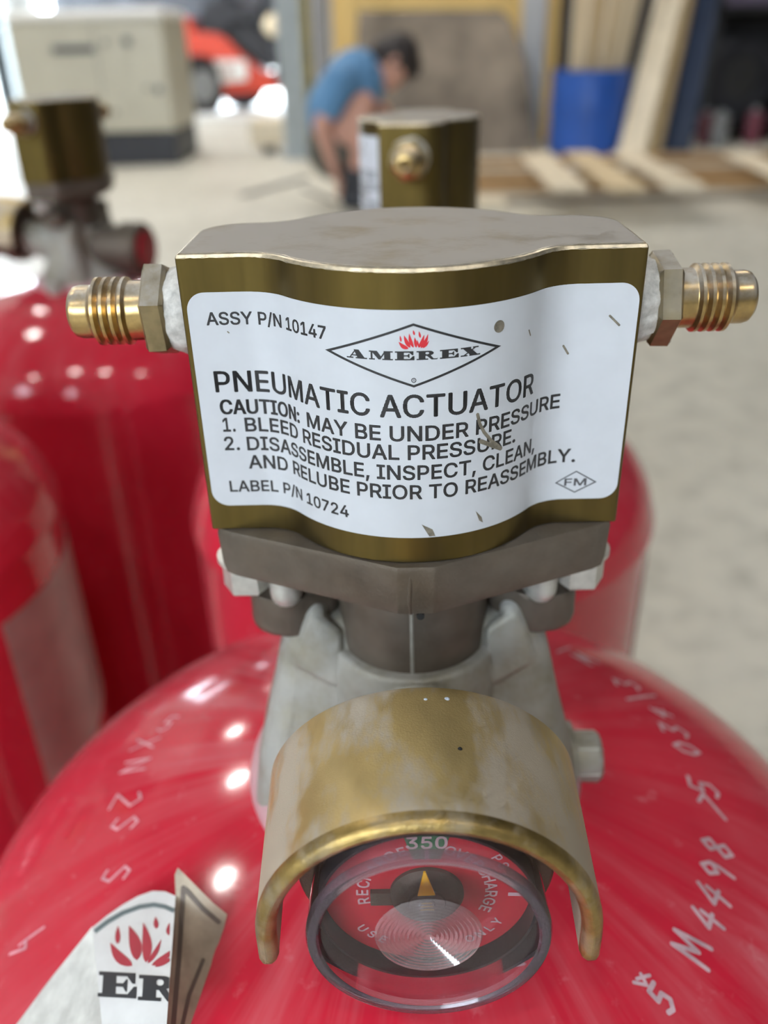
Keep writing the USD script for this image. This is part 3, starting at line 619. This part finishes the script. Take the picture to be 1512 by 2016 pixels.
CB = [lift(182, 1826, .006), lift(240, 1782, .005), lift(300, 1754, .006), lift(345, 1764, .010), lift(205, 2060, .013), lift(325, 2060, .018), lift(265, 1930, .015)]
CA = [lift(182, 1824, .006), lift(205, 2060, .013), lift(0, 2060, .0006), lift(100, 1925, .0012)]
CC = [lift(345, 1764, .010), lift(325, 2060, .018), lift(345, 1708, .017), lift(447, 1810, .0015), lift(400, 1760, .010), lift(360, 2060, .010)]
dc = sheet(Polygon([(182, 1824), (205, 2060), (0, 2060), (100, 1926)]), CA, PAPERGREY, 'peeling_decal', front, label='white decal peeling off the dome')
sheet(Polygon([(182, 1826), (210, 1803), (240, 1782), (272, 1764), (300, 1754), (325, 1755), (346, 1764), (325, 2060), (205, 2060)]), CB, PAPER, 'decal_face', dc)
sheet(LineString([(186, 1834), (212, 1814), (242, 1797), (275, 1785), (303, 1781), (325, 1785), (343, 1793)]).buffer(4.5, cap_style=2), CB, plain('decal_border', (0.13, 0.17, 0.18), 0.35), 'decal_border', dc, off=0.0003, thick=0.0001, size=8)
zp = lambda p: (p[0] / 3.15, 1700 + p[1] / 3.15)
pz = lambda b, t, w, k=0: petal(zp(b), zp(t), w / 3.15, k / 3.15)
fl = [pz((728, 500), (732, 385), 38), pz((850, 600), (800, 385), 90, 12), pz((905, 615), (888, 365), 72, 14), pz((970, 405), (964, 330), 36), pz((1046, 445), (1050, 368), 40), pz((820, 635), (684, 490), 76, -22), pz((915, 620), (1000, 470), 36, 8), pz((940, 632), (1085, 520), 44, 10), pz((960, 640), (1085, 580), 34)]
sheet(union_all(fl).intersection(sbox(100, 1700, 334, 2050)), CB, DECALRED, 'decal_flame', dc, off=0.0003, thick=0.0001, size=6)
le = [affinity.affine_transform(slab('E'), [38, 3, 2.0, -50, 192, 1962]), affinity.affine_transform(slab('R'), [38, 3, 2.0, -50, 271, 1969])]
sheet(union_all(le).intersection(Polygon([(100, 1700), (343, 1700), (328, 2050), (100, 2050)])), CB, DECALINK, 'decal_lettering', dc, off=0.0003, thick=0.0001, size=6)
sheet(Polygon([(346, 1764), (344, 1722), (350, 1708), (380, 1738), (420, 1778), (447, 1800), (441, 1826), (360, 2060), (325, 2060)]), CC, PAPERBACK, 'decal_flap', dc, label='curled flap with tan back')
st = union_all([LineString([(361, 1748), (352, 1890), (338, 2055)]).buffer(5), LineString([(366, 1752), (400, 1790), (430, 1815)]).buffer(5), LineString([(400, 1890), (372, 1960), (352, 2050)]).buffer(4)])
sheet(st, CC, plain('decal_stain', (0.14, 0.11, 0.09), 0.6), 'decal_stain', dc, off=0.0003, thick=0.0001, size=8)

# ------------------------------------------------------------------ background
def px_poly(pts, Y):
    return Polygon([tuple(at(x, y, Y)[[0, 2]]) for x, y in pts])


def slabxz(poly, y0, y1):
    """A polygon in the x-z plane given its depth from y0 to y1."""
    m = extr(poly, y1 - y0); v = m.vertices.copy(); m.vertices = np.c_[v[:, 0], y1 - v[:, 2], v[:, 1]]; m.fix_normals(); return m


CREAM = plain('cream_enamel', (0.50, 0.47, 0.37), 0.4, var=0.06, scale=4)
BLACKP = plain('black_plastic', (0.022, 0.022, 0.028), 0.5, var=0.2, scale=10)
DARKINK = plain('dark_print', (0.08, 0.08, 0.085), 0.5)
REDM = plain('orange_red_enamel', (0.60, 0.055, 0.025), 0.35, var=0.08, scale=5)
RUBBER = plain('tyre_rubber', (0.025, 0.025, 0.03), 0.7)
RIM = plain('wheel_rim', (0.30, 0.32, 0.33), 0.5)
WHITEP = plain('white_plastic', (0.75, 0.74, 0.71), 0.45)
OLIVE = plain('olive_pipe', (0.30, 0.24, 0.06), 0.5, var=0.2, scale=5)
GREYP = plain('grey_conduit', (0.36, 0.35, 0.36), 0.45)
PINE = plain('pine', (0.66, 0.52, 0.32), 0.6, var=0.22, scale=5, stretch=(6, 6, 0.5))
PINE2 = plain('pale_pine', (0.72, 0.62, 0.46), 0.6, var=0.15, scale=5, stretch=(6, 6, 0.5))
TANB = plain('tan_board', (0.46, 0.33, 0.17), 0.6, var=0.2, scale=5, stretch=(6, 6, 0.5))
BROWNW = plain('brown_board', (0.34, 0.20, 0.085), 0.6, var=0.25, scale=5, stretch=(0.6, 6, 6))
GREYW = plain('weathered_plywood', (0.185, 0.150, 0.115), 0.75, var=0.55, scale=2.4)
BLUE = plain('blue_drum', (0.018, 0.09, 0.40), 0.4, var=0.15, scale=4)
NAVY = plain('navy_steel', (0.012, 0.026, 0.065), 0.45, var=0.15, scale=4)
BLACKISH = plain('dark_clutter', (0.018, 0.018, 0.02), 0.6, var=0.4, scale=8)

# cream machine cabinet on a black base
A0, A1 = at(60, 300, 7.0), at(352, 300, 7.0); x0, x1 = A0[0], A1[0]
zb = at(280, 260, 7.0)[2]; zt = at(200, 28, 7.0)[2]
cb = thing('machine_cabinet', 'cream machine cabinet on a black base at the back left', 'machine', ((x0 + x1) / 2, 7.4, 0))
lx = (x1 - x0) / 2
obj('housing', rbox(-lx, -0.4, zb, lx, 0.5, zt - 0.03, 0.025), CREAM, cb)
obj('lid', rbox(-lx - 0.01, -0.41, zt - 0.035, lx + 0.01, 0.51, zt + 0.03, 0.03), WHITEP, cb)
obj('base', rbox(-lx + 0.02, -0.38, 0.0, lx - 0.01, 0.48, zb, 0.01), BLACKP, cb)
loc = lambda px, py: at(px, py, 7.0)[[0, 2]] - [(x0 + x1) / 2, 0]
for (ax_, ay_, bx_, by_) in ((104, 88, 184, 106),):
    p, q = loc(ax_, by_), loc(bx_, ay_)
    obj('nameplate', box(p[0], -0.408, p[1], q[0], -0.399, q[1]), DARKINK, cb)
for px, py, r in ((250, 82, .030), (207, 84, .016), (313, 176, .026), (228, 220, .014), (20 + 270, 173, .012)):
    p = loc(px, py); m = trimesh.creation.cylinder(r, 0.03, sections=24); m.apply_transform(trimesh.transformations.rotation_matrix(math.pi / 2, [1, 0, 0])); m.apply_translation([p[0], -0.405, p[1]]); obj('knob', m, DARKINK, cb)
p = loc(197, 150); obj('door_seam', box(p[0] - 0.003, -0.402, zb + 0.05, p[0] + 0.003, -0.3995, zt - 0.06), DARKINK, cb)

# red loader behind it
Y = 12.0
ld = thing('loader', 'orange red compact loader parked in the far background', 'loader')
obj('hood', slabxz(px_poly([(344, 52), (356, 34), (372, 34), (382, 62), (425, 66), (445, 76), (475, 108), (520, 142), (560, 150), (560, 176), (500, 182), (440, 188), (430, 150), (412, 128), (380, 120), (348, 130)], Y), Y, Y + 0.8), REDM, ld)
for dy in (0.0, 0.72):
    c = at(394, 176, Y + dy); r = 0.34
    w = lathe([(0.10, -0.12), (r - 0.05, -0.13), (r, -0.09), (r, 0.09), (r - 0.05, 0.13), (0.10, 0.12)], 40); rot_to(w, 'v'); w.apply_transform(trimesh.transformations.rotation_matrix(0.75, [0, 0, 1])); w.apply_translation([c[0], c[1] - 0.1, r]); k = obj('wheel', w, RUBBER, ld)
    h = lathe([(0, -0.14), (0.19, -0.125), (0.21, -0.10), (0.21, 0.10), (0, 0.12)], 32); rot_to(h, 'v'); h.apply_transform(trimesh.transformations.rotation_matrix(0.75, [0, 0, 1])); h.apply_translation([c[0], c[1] - 0.1, r]); obj('wheel_rim', h, RIM, k)
obj('engine', cat(slabxz(px_poly([(388, 58), (392, 20), (440, -20), (480, 30), (505, 62), (530, 92), (548, 108), (548, 136), (520, 136), (480, 104), (447, 70)], Y), Y + 0.1, Y + 0.75), slabxz(px_poly([(440, 60), (462, 40), (512, 40), (514, 20), (456, 16)], Y), Y, Y + 0.5)), BLACKP, ld)
obj('number_decal', slabxz(px_poly([(420, 118), (484, 118), (488, 158), (426, 164)], Y), Y - 0.02, Y - 0.002), WHITEP, ld)
obj('number', slabxz(px_poly([(440, 132), (456, 130), (456, 146), (442, 148)], Y), Y - 0.03, Y - 0.021), plain('faded_red', (0.45, 0.25, 0.22), 0.5), ld)
obj('seat', slabxz(px_poly([(455, -60), (505, -60), (510, 10), (470, 20)], Y), Y + 0.2, Y + 0.7), plain('seat_grey', (0.12, 0.12, 0.14), 0.6), ld)
c = at(540, 50, Y); m = trimesh.creation.icosphere(3, 0.13); m.apply_translation(c); obj('work_lamp', m, plain('cream_lamp', (0.75, 0.62, 0.42), 0.5), ld)
obj('lamp_post', tube([[c[0], c[1], 0.35], c], 0.04), BLACKP, ld)
tr = thing('trailer', 'dark parked trailer in the far doorway behind the cream machine', 'trailer', (-2.7, 13.5, 0))
obj('trailer_body', rbox(-1.5, -0.36, 0.72, 1.5, 0.42, 2.9, 0.04), plain('trailer_grey', (0.10, 0.11, 0.13), 0.6, var=0.5, scale=3), tr)
for sx in (-0.9, 0.9):
    w = lathe([(0, -0.1), (0.3, -0.1), (0.34, -0.06), (0.34, 0.06), (0.3, 0.1), (0, 0.1)], 32); rot_to(w, 'v'); w.apply_translation([sx, -0.22, 0.34]); obj('wheel', w, RUBBER, tr)
obj('axle', box(-1.2, -0.1, 0.3, 1.2, 0.05, 0.75), BLACKP, tr)
obj('marker_light', box(-1.05, -0.39, 0.98, -0.9, -0.35, 1.1), plain('orange_lens', (0.6, 0.2, 0.05), 0.4), tr)
g0 = ground(495, 232); single('white_sheet', rbox(g0[0] - 0.75, g0[1] - 0.5, 0.0, g0[0] + 0.8, g0[1] + 0.3, 0.05, 0.01), WHITEP, 'white foam board lying on the floor before the loader', 'board')
g1 = ground(546, 300); bx = thing('wood_block', 'tan wooden offcut propped on dark feet by the steel column', 'wood offcut', (g1[0], g1[1], 0))
obj('block', rbox(-0.2, -0.15, 0.06, 0.24, 0.2, 0.26, 0.03), PINE2, bx); obj('foot', box(-0.1, -0.1, 0, -0.02, 0.15, 0.07), BLACKP, bx); obj('foot', box(0.08, -0.1, 0, 0.18, 0.15, 0.07), BLACKP, bx)

# column and pipes
c = ground(606, 312)
cl = struct('trim_2', cat(box(c[0] - 0.17, c[1], 0, c[0] - 0.005, c[1] + 0.012, 5.2), box(c[0] - 0.095, c[1], 0, c[0] - 0.08, c[1] + 0.16, 5.2), box(c[0] - 0.17, c[1] + 0.16, 0, c[0] - 0.005, c[1] + 0.172, 5.2), box(c[0] - 0.19, c[1] - 0.03, 0, c[0] + 0.02, c[1] + 0.2, 0.012)), STEEL)
x = at(608, 150, 7.5)[0]; single('pipe', tube([(x, 7.5, 0), (x, 7.5, 4.8)], 0.045), OLIVE, 'olive yellow pipe rising beside the grey steel column', 'pipe')
x = at(633, 150, 7.6)[0]; single('conduit', tube([(x, 7.6, 0), (x, 7.6, 4.8)], 0.05), GREYP, 'grey conduit between the olive pipe and the yellow wall', 'conduit')

# weathered plywood leaning on the partition
m = slabxz(px_poly([(703, 18), (1000, 16), (1018, 34), (1040, 110), (1046, 180), (1050, 290), (1052, 322), (690, 330)], 7.3), 0, 0.03)
m.apply_translation([0, 7.3, 0]); v = m.vertices; v[:, 1] += np.clip(v[:, 2], 0, 2) * 0.55 - 0.15; v[:, 2] = np.maximum(v[:, 2], 0.0)
single('plywood_sheet', m, GREYW, 'weathered grey brown plywood sheet leaning on the yellow wall', 'plywood')
x = at(1046, 60, 7.9)[0]; single('panel_offcut', rbox(x - 0.10, 7.72, 0, x + 0.09, 7.78, 1.5, 0.01), plain('pale_grey_panel', (0.42, 0.43, 0.45), 0.5), 'pale grey panel standing between plywood and blue drum', 'panel')

# drum with pine strips
dc_ = ground(1150, 303) + [0.03, 0.1, 0]; DRM = (dc_[0], dc_[1])
zt = at(1150, 139, dc_[1] - 0.29)[2]
dr = thing('drum', 'blue plastic drum full of pine strips', 'drum', (dc_[0], dc_[1], 0))
obj('barrel', lathe([(0, 0.0), (0.26, 0), (0.285, 0.03), (0.285, 0.30), (0.292, 0.31), (0.292, 0.34), (0.285, 0.35), (0.285, zt - 0.02), (0.29, zt), (0.275, zt), (0.27, 0.04), (0, 0.04)], 56), BLUE, dr)
k = 0
for iy in range(-3, 4):
    for ix in range(-3, 4):
        ox, oy = ix * 0.066 + (0.033 if iy % 2 else 0), iy * 0.062
        if math.hypot(ox, oy) > 0.225: continue
        L = rng.uniform(0.95, 1.75); f_ = 0.30 + 0.35 * rng.random() * 0; b = np.array([dc_[0] + ox * 0.8, dc_[1] + oy * 0.8, 0.045]); tt = np.array([dc_[0] + ox * 1.22 + 0.07 * L, dc_[1] + oy * 1.2, L])
        single('wood_strip', bar(b, tt, rng.uniform(.026, .046), rng.uniform(.012, .018), rng.uniform(-.5, .5)), rng.choice([PINE, PINE2, TANB, PINE2, PINE]), 'thin pine strip standing in the blue drum', 'wood strip', 'pine strips in the blue drum'); k += 1


# leaning lumber and the dark rack beyond
def leaning(x0, y0, x1, y1, w, t, name, mat, label, c_, Yb=6.74, roll=0.0):
    a, b = at(x0, y0, Yb), at(x1, y1, Yb + 0.35); d = (b - a) / (b[2] - a[2]); p = a - d * a[2]; q = p + d * 2.9
    single(name, bar(p + [0, 0, 0.0], q, w, t, roll), mat, label, c_)


leaning(1244, 300, 1318, 0, 0.20, 0.04, 'lumber_board', PINE2, 'pale pine board leaning beside the blue drum', 'board')
leaning(1284, 300, 1350, 0, 0.11, 0.05, 'lumber_board', TANB, 'darker tan board leaning against the right of the pale board', 'board', Yb=6.82)
leaning(1330, 300, 1386, 0, 0.20, 0.06, 'steel_beam', NAVY, 'navy blue steel beam leaning right of the pine boards', 'beam', Yb=6.95)
x0, x1 = at(1384, 200, 7.5)[0], at(1384, 200, 7.5)[0] + 1.9
rk = thing('storage_rack', 'black storage rack holding tyres at the right edge', 'rack', ((x0 + x1) / 2, 7.8, 0)); hx = (x1 - x0) / 2
for sx in (-hx, hx - 0.05):
    for sy in (-0.35, 0.30): obj('upright', box(sx, sy, 0, sx + 0.05, sy + 0.05, 2.2), BLACKISH, rk)
for z in (0.16, 0.95, 1.7): obj('shelf', box(-hx, -0.35, z - 0.03, hx, 0.35, z), BLACKISH, rk)
obj('back_panel', box(-hx, 0.36, 0.0, hx, 0.38, 2.2), BLACKISH, rk)


def tyre(px, py, Y, R, label, tilt=0.2):
    c = at(px, py, Y); m = lathe([(R * .55, -0.09), (R * .9, -0.1), (R, -0.06), (R, 0.06), (R * .9, 0.1), (R * .55, 0.09), (R * .55, -0.09)], 40); rot_to(m, 'v'); m.apply_transform(trimesh.transformations.rotation_matrix(tilt, [0, 0, 1])); m.apply_translation([c[0], c[1], 0.16 + R]); t = single('tyre', m, RUBBER, label, 'tyre')
    h = lathe([(0, -0.05), (R * .5, -0.06), (R * .56, -0.05), (R * .56, 0.05), (0, 0.05)], 32); rot_to(h, 'v'); h.apply_transform(trimesh.transformations.rotation_matrix(tilt, [0, 0, 1])); h.apply_translation([c[0], c[1], 0.16 + R]); obj('hub', h, plain('hub_%d' % px, (0.045, 0.043, 0.042), 0.5), t)


tyre(1448, 165, 7.75, 0.30, 'larger dark tyre standing on the rack shelf by its left upright'); tyre(1590, 190, 7.78, 0.26, 'smaller dark tyre on the rack cut by the right edge')
for px, py, col, lab in ((1388, 268, (0.12, 0.02, 0.03), 'dark red can at the foot of the rack on its left'), (1418, 250, (0.22, 0.22, 0.22), 'grey metal can between the red cans by the rack'), (1482, 262, (0.16, 0.03, 0.05), 'brighter red can at the foot of the rack by the right edge')):
    c = at(px, py, 7.36 if col[1] < .1 else 7.18); cn = thing('can', lab, 'can', (c[0], c[1], 0)); obj('can_body', lathe([(0, 0), (0.065, 0), (0.065, 0.2), (0.05, 0.23), (0, 0.23)], 28), plain('can_%d' % px, col, 0.4), cn); obj('can_cap', lathe([(0, 0.23), (0.025, 0.23), (0.025, 0.26), (0, 0.26)], 20), RIM, cn)
a = at(1475, 8, 7.5); tt_ = thing('tote_box', 'purple grey tote on the upper rack shelf', 'tote', (a[0], 7.75, 0.95)); obj('tote_body', rbox(-0.22, -0.2, 0, 0.3, 0.2, 0.22, 0.02), plain('tote_plastic', (0.14, 0.11, 0.16), 0.4), tt_); obj('tote_lid', rbox(-0.24, -0.22, 0.2, 0.32, 0.22, 0.24, 0.015), plain('tote_lid', (0.3, 0.28, 0.33), 0.4), tt_)

# timber frame lying on the floor
fr = thing('timber_frame', 'brown timber frame with pale cross boards lying on the floor', 'frame')
pf0, pf1 = ground(930, 398), ground(1540, 386); dirx = (pf1 - pf0); dirx[2] = 0; Lf = np.linalg.norm(dirx); dirx /= Lf; diry = np.array([-dirx[1], dirx[0], 0])
Hf = 0.15; W = 1.05
fp = lambda a, b, z: pf0 + dirx * a + diry * b + np.array([0, 0, z])
for k, b in enumerate((0.03, W)): obj('rail', bar(fp(-0.25, b, Hf / 2), fp(Lf + 1.2, b, Hf / 2), Hf, 0.045, 0.0), BROWNW, fr)
obj('rail', bar(fp(-0.25, W * 0.48, Hf / 2 - 0.01), fp(Lf + 1.2, W * 0.48, Hf / 2 - 0.01), Hf - 0.02, 0.04, 0.0), BROWNW, fr)
for k, (f0, f1, w) in enumerate((((1052, 304), (1122, 372), .17), ((1138, 302), (1236, 372), .16), ((1230, 302), (1352, 368), .16), ((1452, 302), (1560, 352), .15))):
    p, q = ground(*f0, z=Hf + 0.012), ground(*f1, z=Hf + 0.012); obj('cross_board', bar(p, q, w, 0.022), (PINE2, PINE, PINE2, PINE2)[k], fr)
g = ground(968, 408); single('wood_scrap', rbox(g[0] - 0.09, g[1] - 0.06, 0, g[0] + 0.07, g[1] + 0.1, 0.045, 0.012), PINE2, 'pale wood scrap on the floor before the timber frame', 'wood scrap')
for (a, b, w, lab) in (((478, 386), (604, 352), 0.05, 'dark metal flat bar on the floor left of the crouching person'), ((596, 372), (655, 398), 0.02, 'thin grey rod on the floor by the hand of the crouching person')):
    p, q = ground(*a), ground(*b); single('metal_bar', bar(p + [0, 0, 0.006], q + [0, 0, 0.006], w, 0.01, 0), plain('bar_%d' % a[0], (0.10, 0.10, 0.105), 0.5, 0.3), lab, 'metal bar')

# ------------------------------------------------------------------ the crouching person
PY = 5.0
pp = lambda x, y, d=0.0: at(x, y, PY + d)
SKIN = plain('skin', (0.52, 0.27, 0.20), 0.55, var=0.05, scale=20)
SHIRT = plain('blue_shirt', (0.10, 0.235, 0.42), 0.8, var=0.06, scale=30)
SHORTS = plain('dark_shorts', (0.085, 0.080, 0.065), 0.8)
HAIR = plain('dark_brown_hair', (0.022, 0.015, 0.014), 0.65, var=0.3, scale=60)
BOOT = plain('dark_boot', (0.035, 0.037, 0.045), 0.6)
SP = lambda p, r: manifold3d.Manifold.sphere(r, 24).translate(tuple(map(float, p)))
HL = lambda *a: manifold3d.Manifold.batch_hull([SP(p, r) for p, r in a])


def chain(*a):
    out = None
    for i in range(len(a) - 1):
        h = HL(a[i], a[i + 1]); out = h if out is None else out + h
    return out


ps = thing('person', 'person in a blue t-shirt crouching with one hand on the floor', 'person')
hip, mid, chest, neck = pp(662, 292), pp(662, 215), pp(702, 160), pp(733, 138)
shn, shf = pp(668, 163, -0.16), pp(700, 156, 0.19)
eln, wrn, hdn = pp(634, 250, -0.20), pp(654, 318, -0.20), pp(664, 346, -0.20)
elf, wrf, hdf = pp(742, 245, 0.20), pp(765, 300, 0.16), pp(775, 325, 0.15)
knn, ann = pp(716, 206, -0.16), pp(697, 345, -0.15)
knf, anf = pp(748, 222, 0.17), pp(735, 345, 0.16)
head = pp(779, 126)
hf = np.array([0.27, -0.10, -0.958]); hf /= np.linalg.norm(hf); hu = np.array([0.9624, 0, 0.2712]); hs = np.cross(hf, hu)
hp_ = lambda a, b, c: head + hf * a + hu * b + hs * c
body = chain((hip, .14), (mid, .135), (chest, .135), (neck, .055)) + chain((neck, .055), (head, .075)) + HL((head, .088), (hp_(.05, -.05, 0), .06), (hp_(-.03, .03, 0), .09)) + HL((hp_(.085, -.035, 0), .018), (hp_(.105, -.055, 0), .013)) + HL((hp_(.055, -.10, 0), .035), (hp_(.04, -.05, 0), .055))
for s in (-1, 1): body = body + HL((hp_(-.01, -.02, s * .085), .018), (hp_(-.02, .01, s * .088), .018))
body = body + chain((chest, .1), (shn, .068), (eln, .046), (wrn, .03)) + chain((chest, .1), (shf, .068), (elf, .046), (wrf, .03))
body = body + chain((hip + [0, -.09, 0], .11), (knn, .062), (ann, .042)) + chain((hip + [0, .09, 0], .11), (knf, .062), (anf, .042))
for wr, hd in ((wrn, hdn), (wrf, hdf)):
    d = hd - wr; d /= np.linalg.norm(d); sd = np.cross(d, [1.0, 0, 0]); sd /= np.linalg.norm(sd); nn = np.cross(d, sd)
    palm = [wr + d * .035 + sd * o for o in (-.028, .028)] + [wr + d * .105 + sd * o for o in (-.034, .034)]
    body = body + HL((wr, .026), *[(p, .014) for p in palm])
    for k, L in enumerate((.062, .074, .070, .054)):
        b0 = wr + d * .105 + sd * (-.033 + .022 * k); b1 = b0 + d * L * .5 + nn * .006; b2 = b1 + d * L * .42 + nn * .022; body = body + chain((b0, .0105), (b1, .0095), (b2, .008))
    b0 = wr + d * .045 + sd * .03; b1 = b0 + sd * .03 + d * .03; body = body + chain((b0, .014), (b1, .011), (b1 + d * .034 + nn * .012, .009))
bm = tm(body.refine_to_length(0.012)); trimesh.smoothing.filter_taubin(bm, iterations=8)
obj('body', bm, SKIN, ps, smooth=True)
shirt = chain((mid + [0.0, 0, -.05], .155), (mid, .158), (chest, .155), (neck - [0.03, 0, 0.01], .075)) + chain((chest, .12), (shn, .085), (pp(648, 214, -0.185), .068)) + chain((chest, .12), (shf, .085), (pp(722, 205, 0.2), .068))
shm = tm(shirt.refine_to_length(0.015)); trimesh.smoothing.filter_taubin(shm, iterations=8); obj('shirt', shm, SHIRT, ps, smooth=True)
sho = HL((hip, .16), (hip + [0, -.09, .0], .13), (hip + [0, .09, 0], .13)) + HL((hip + [0, -.09, 0], .125), (hip * .45 + knn * .55, .088)) + HL((hip + [0, .09, 0], .125), (hip * .45 + knf * .55, .088))
som = tm(sho.refine_to_length(0.02)); trimesh.smoothing.filter_taubin(som, iterations=6); obj('shorts', som, SHORTS, ps, smooth=True)
hr = HL((hp_(-.036, .03, 0), .106), (hp_(.03, .062, 0), .066), (hp_(-.06, -.04, 0), .078)) - HL((hp_(.16, -.075, 0), .10), (hp_(.085, -.05, 0), .088), (hp_(.05, -.14, 0), .08))
hm = tm(hr.refine_to_length(0.01)); hm.vertices += 0.008 * (meshkit.fbm(hm.vertices * 45, 2, 5)[:, None] - 0.5) * 2; obj('hair', hm, HAIR, ps, smooth=True)
for s in (-1, 1):
    e = trimesh.creation.icosphere(2, .011); e.apply_translation(hp_(.078, -.012, s * .032)); obj('eye', e, BLACKP, ps)
mo = tm(HL((hp_(.088, -.092, .02), .006), (hp_(.088, -.092, -.02), .006))); obj('mouth', mo, plain('lips', (0.35, 0.13, 0.11), 0.5), ps)
for an in (ann, anf):
    f0 = np.array([an[0] - .03, an[1], .05]); f1 = np.array([an[0] + .17, an[1] - .02, .035]); bt = HL((an + [0, 0, .01], .052), (f0, .05)) + HL((f0, .05), (f1, .035), (f1 - [0.06, 0, -.02], .042))
    btm = tm(bt.refine_to_length(0.015)); trimesh.smoothing.filter_taubin(btm, iterations=5); btm.vertices[:, 2] = np.maximum(btm.vertices[:, 2], 0.002); obj('boot', btm, BOOT, ps, smooth=True)
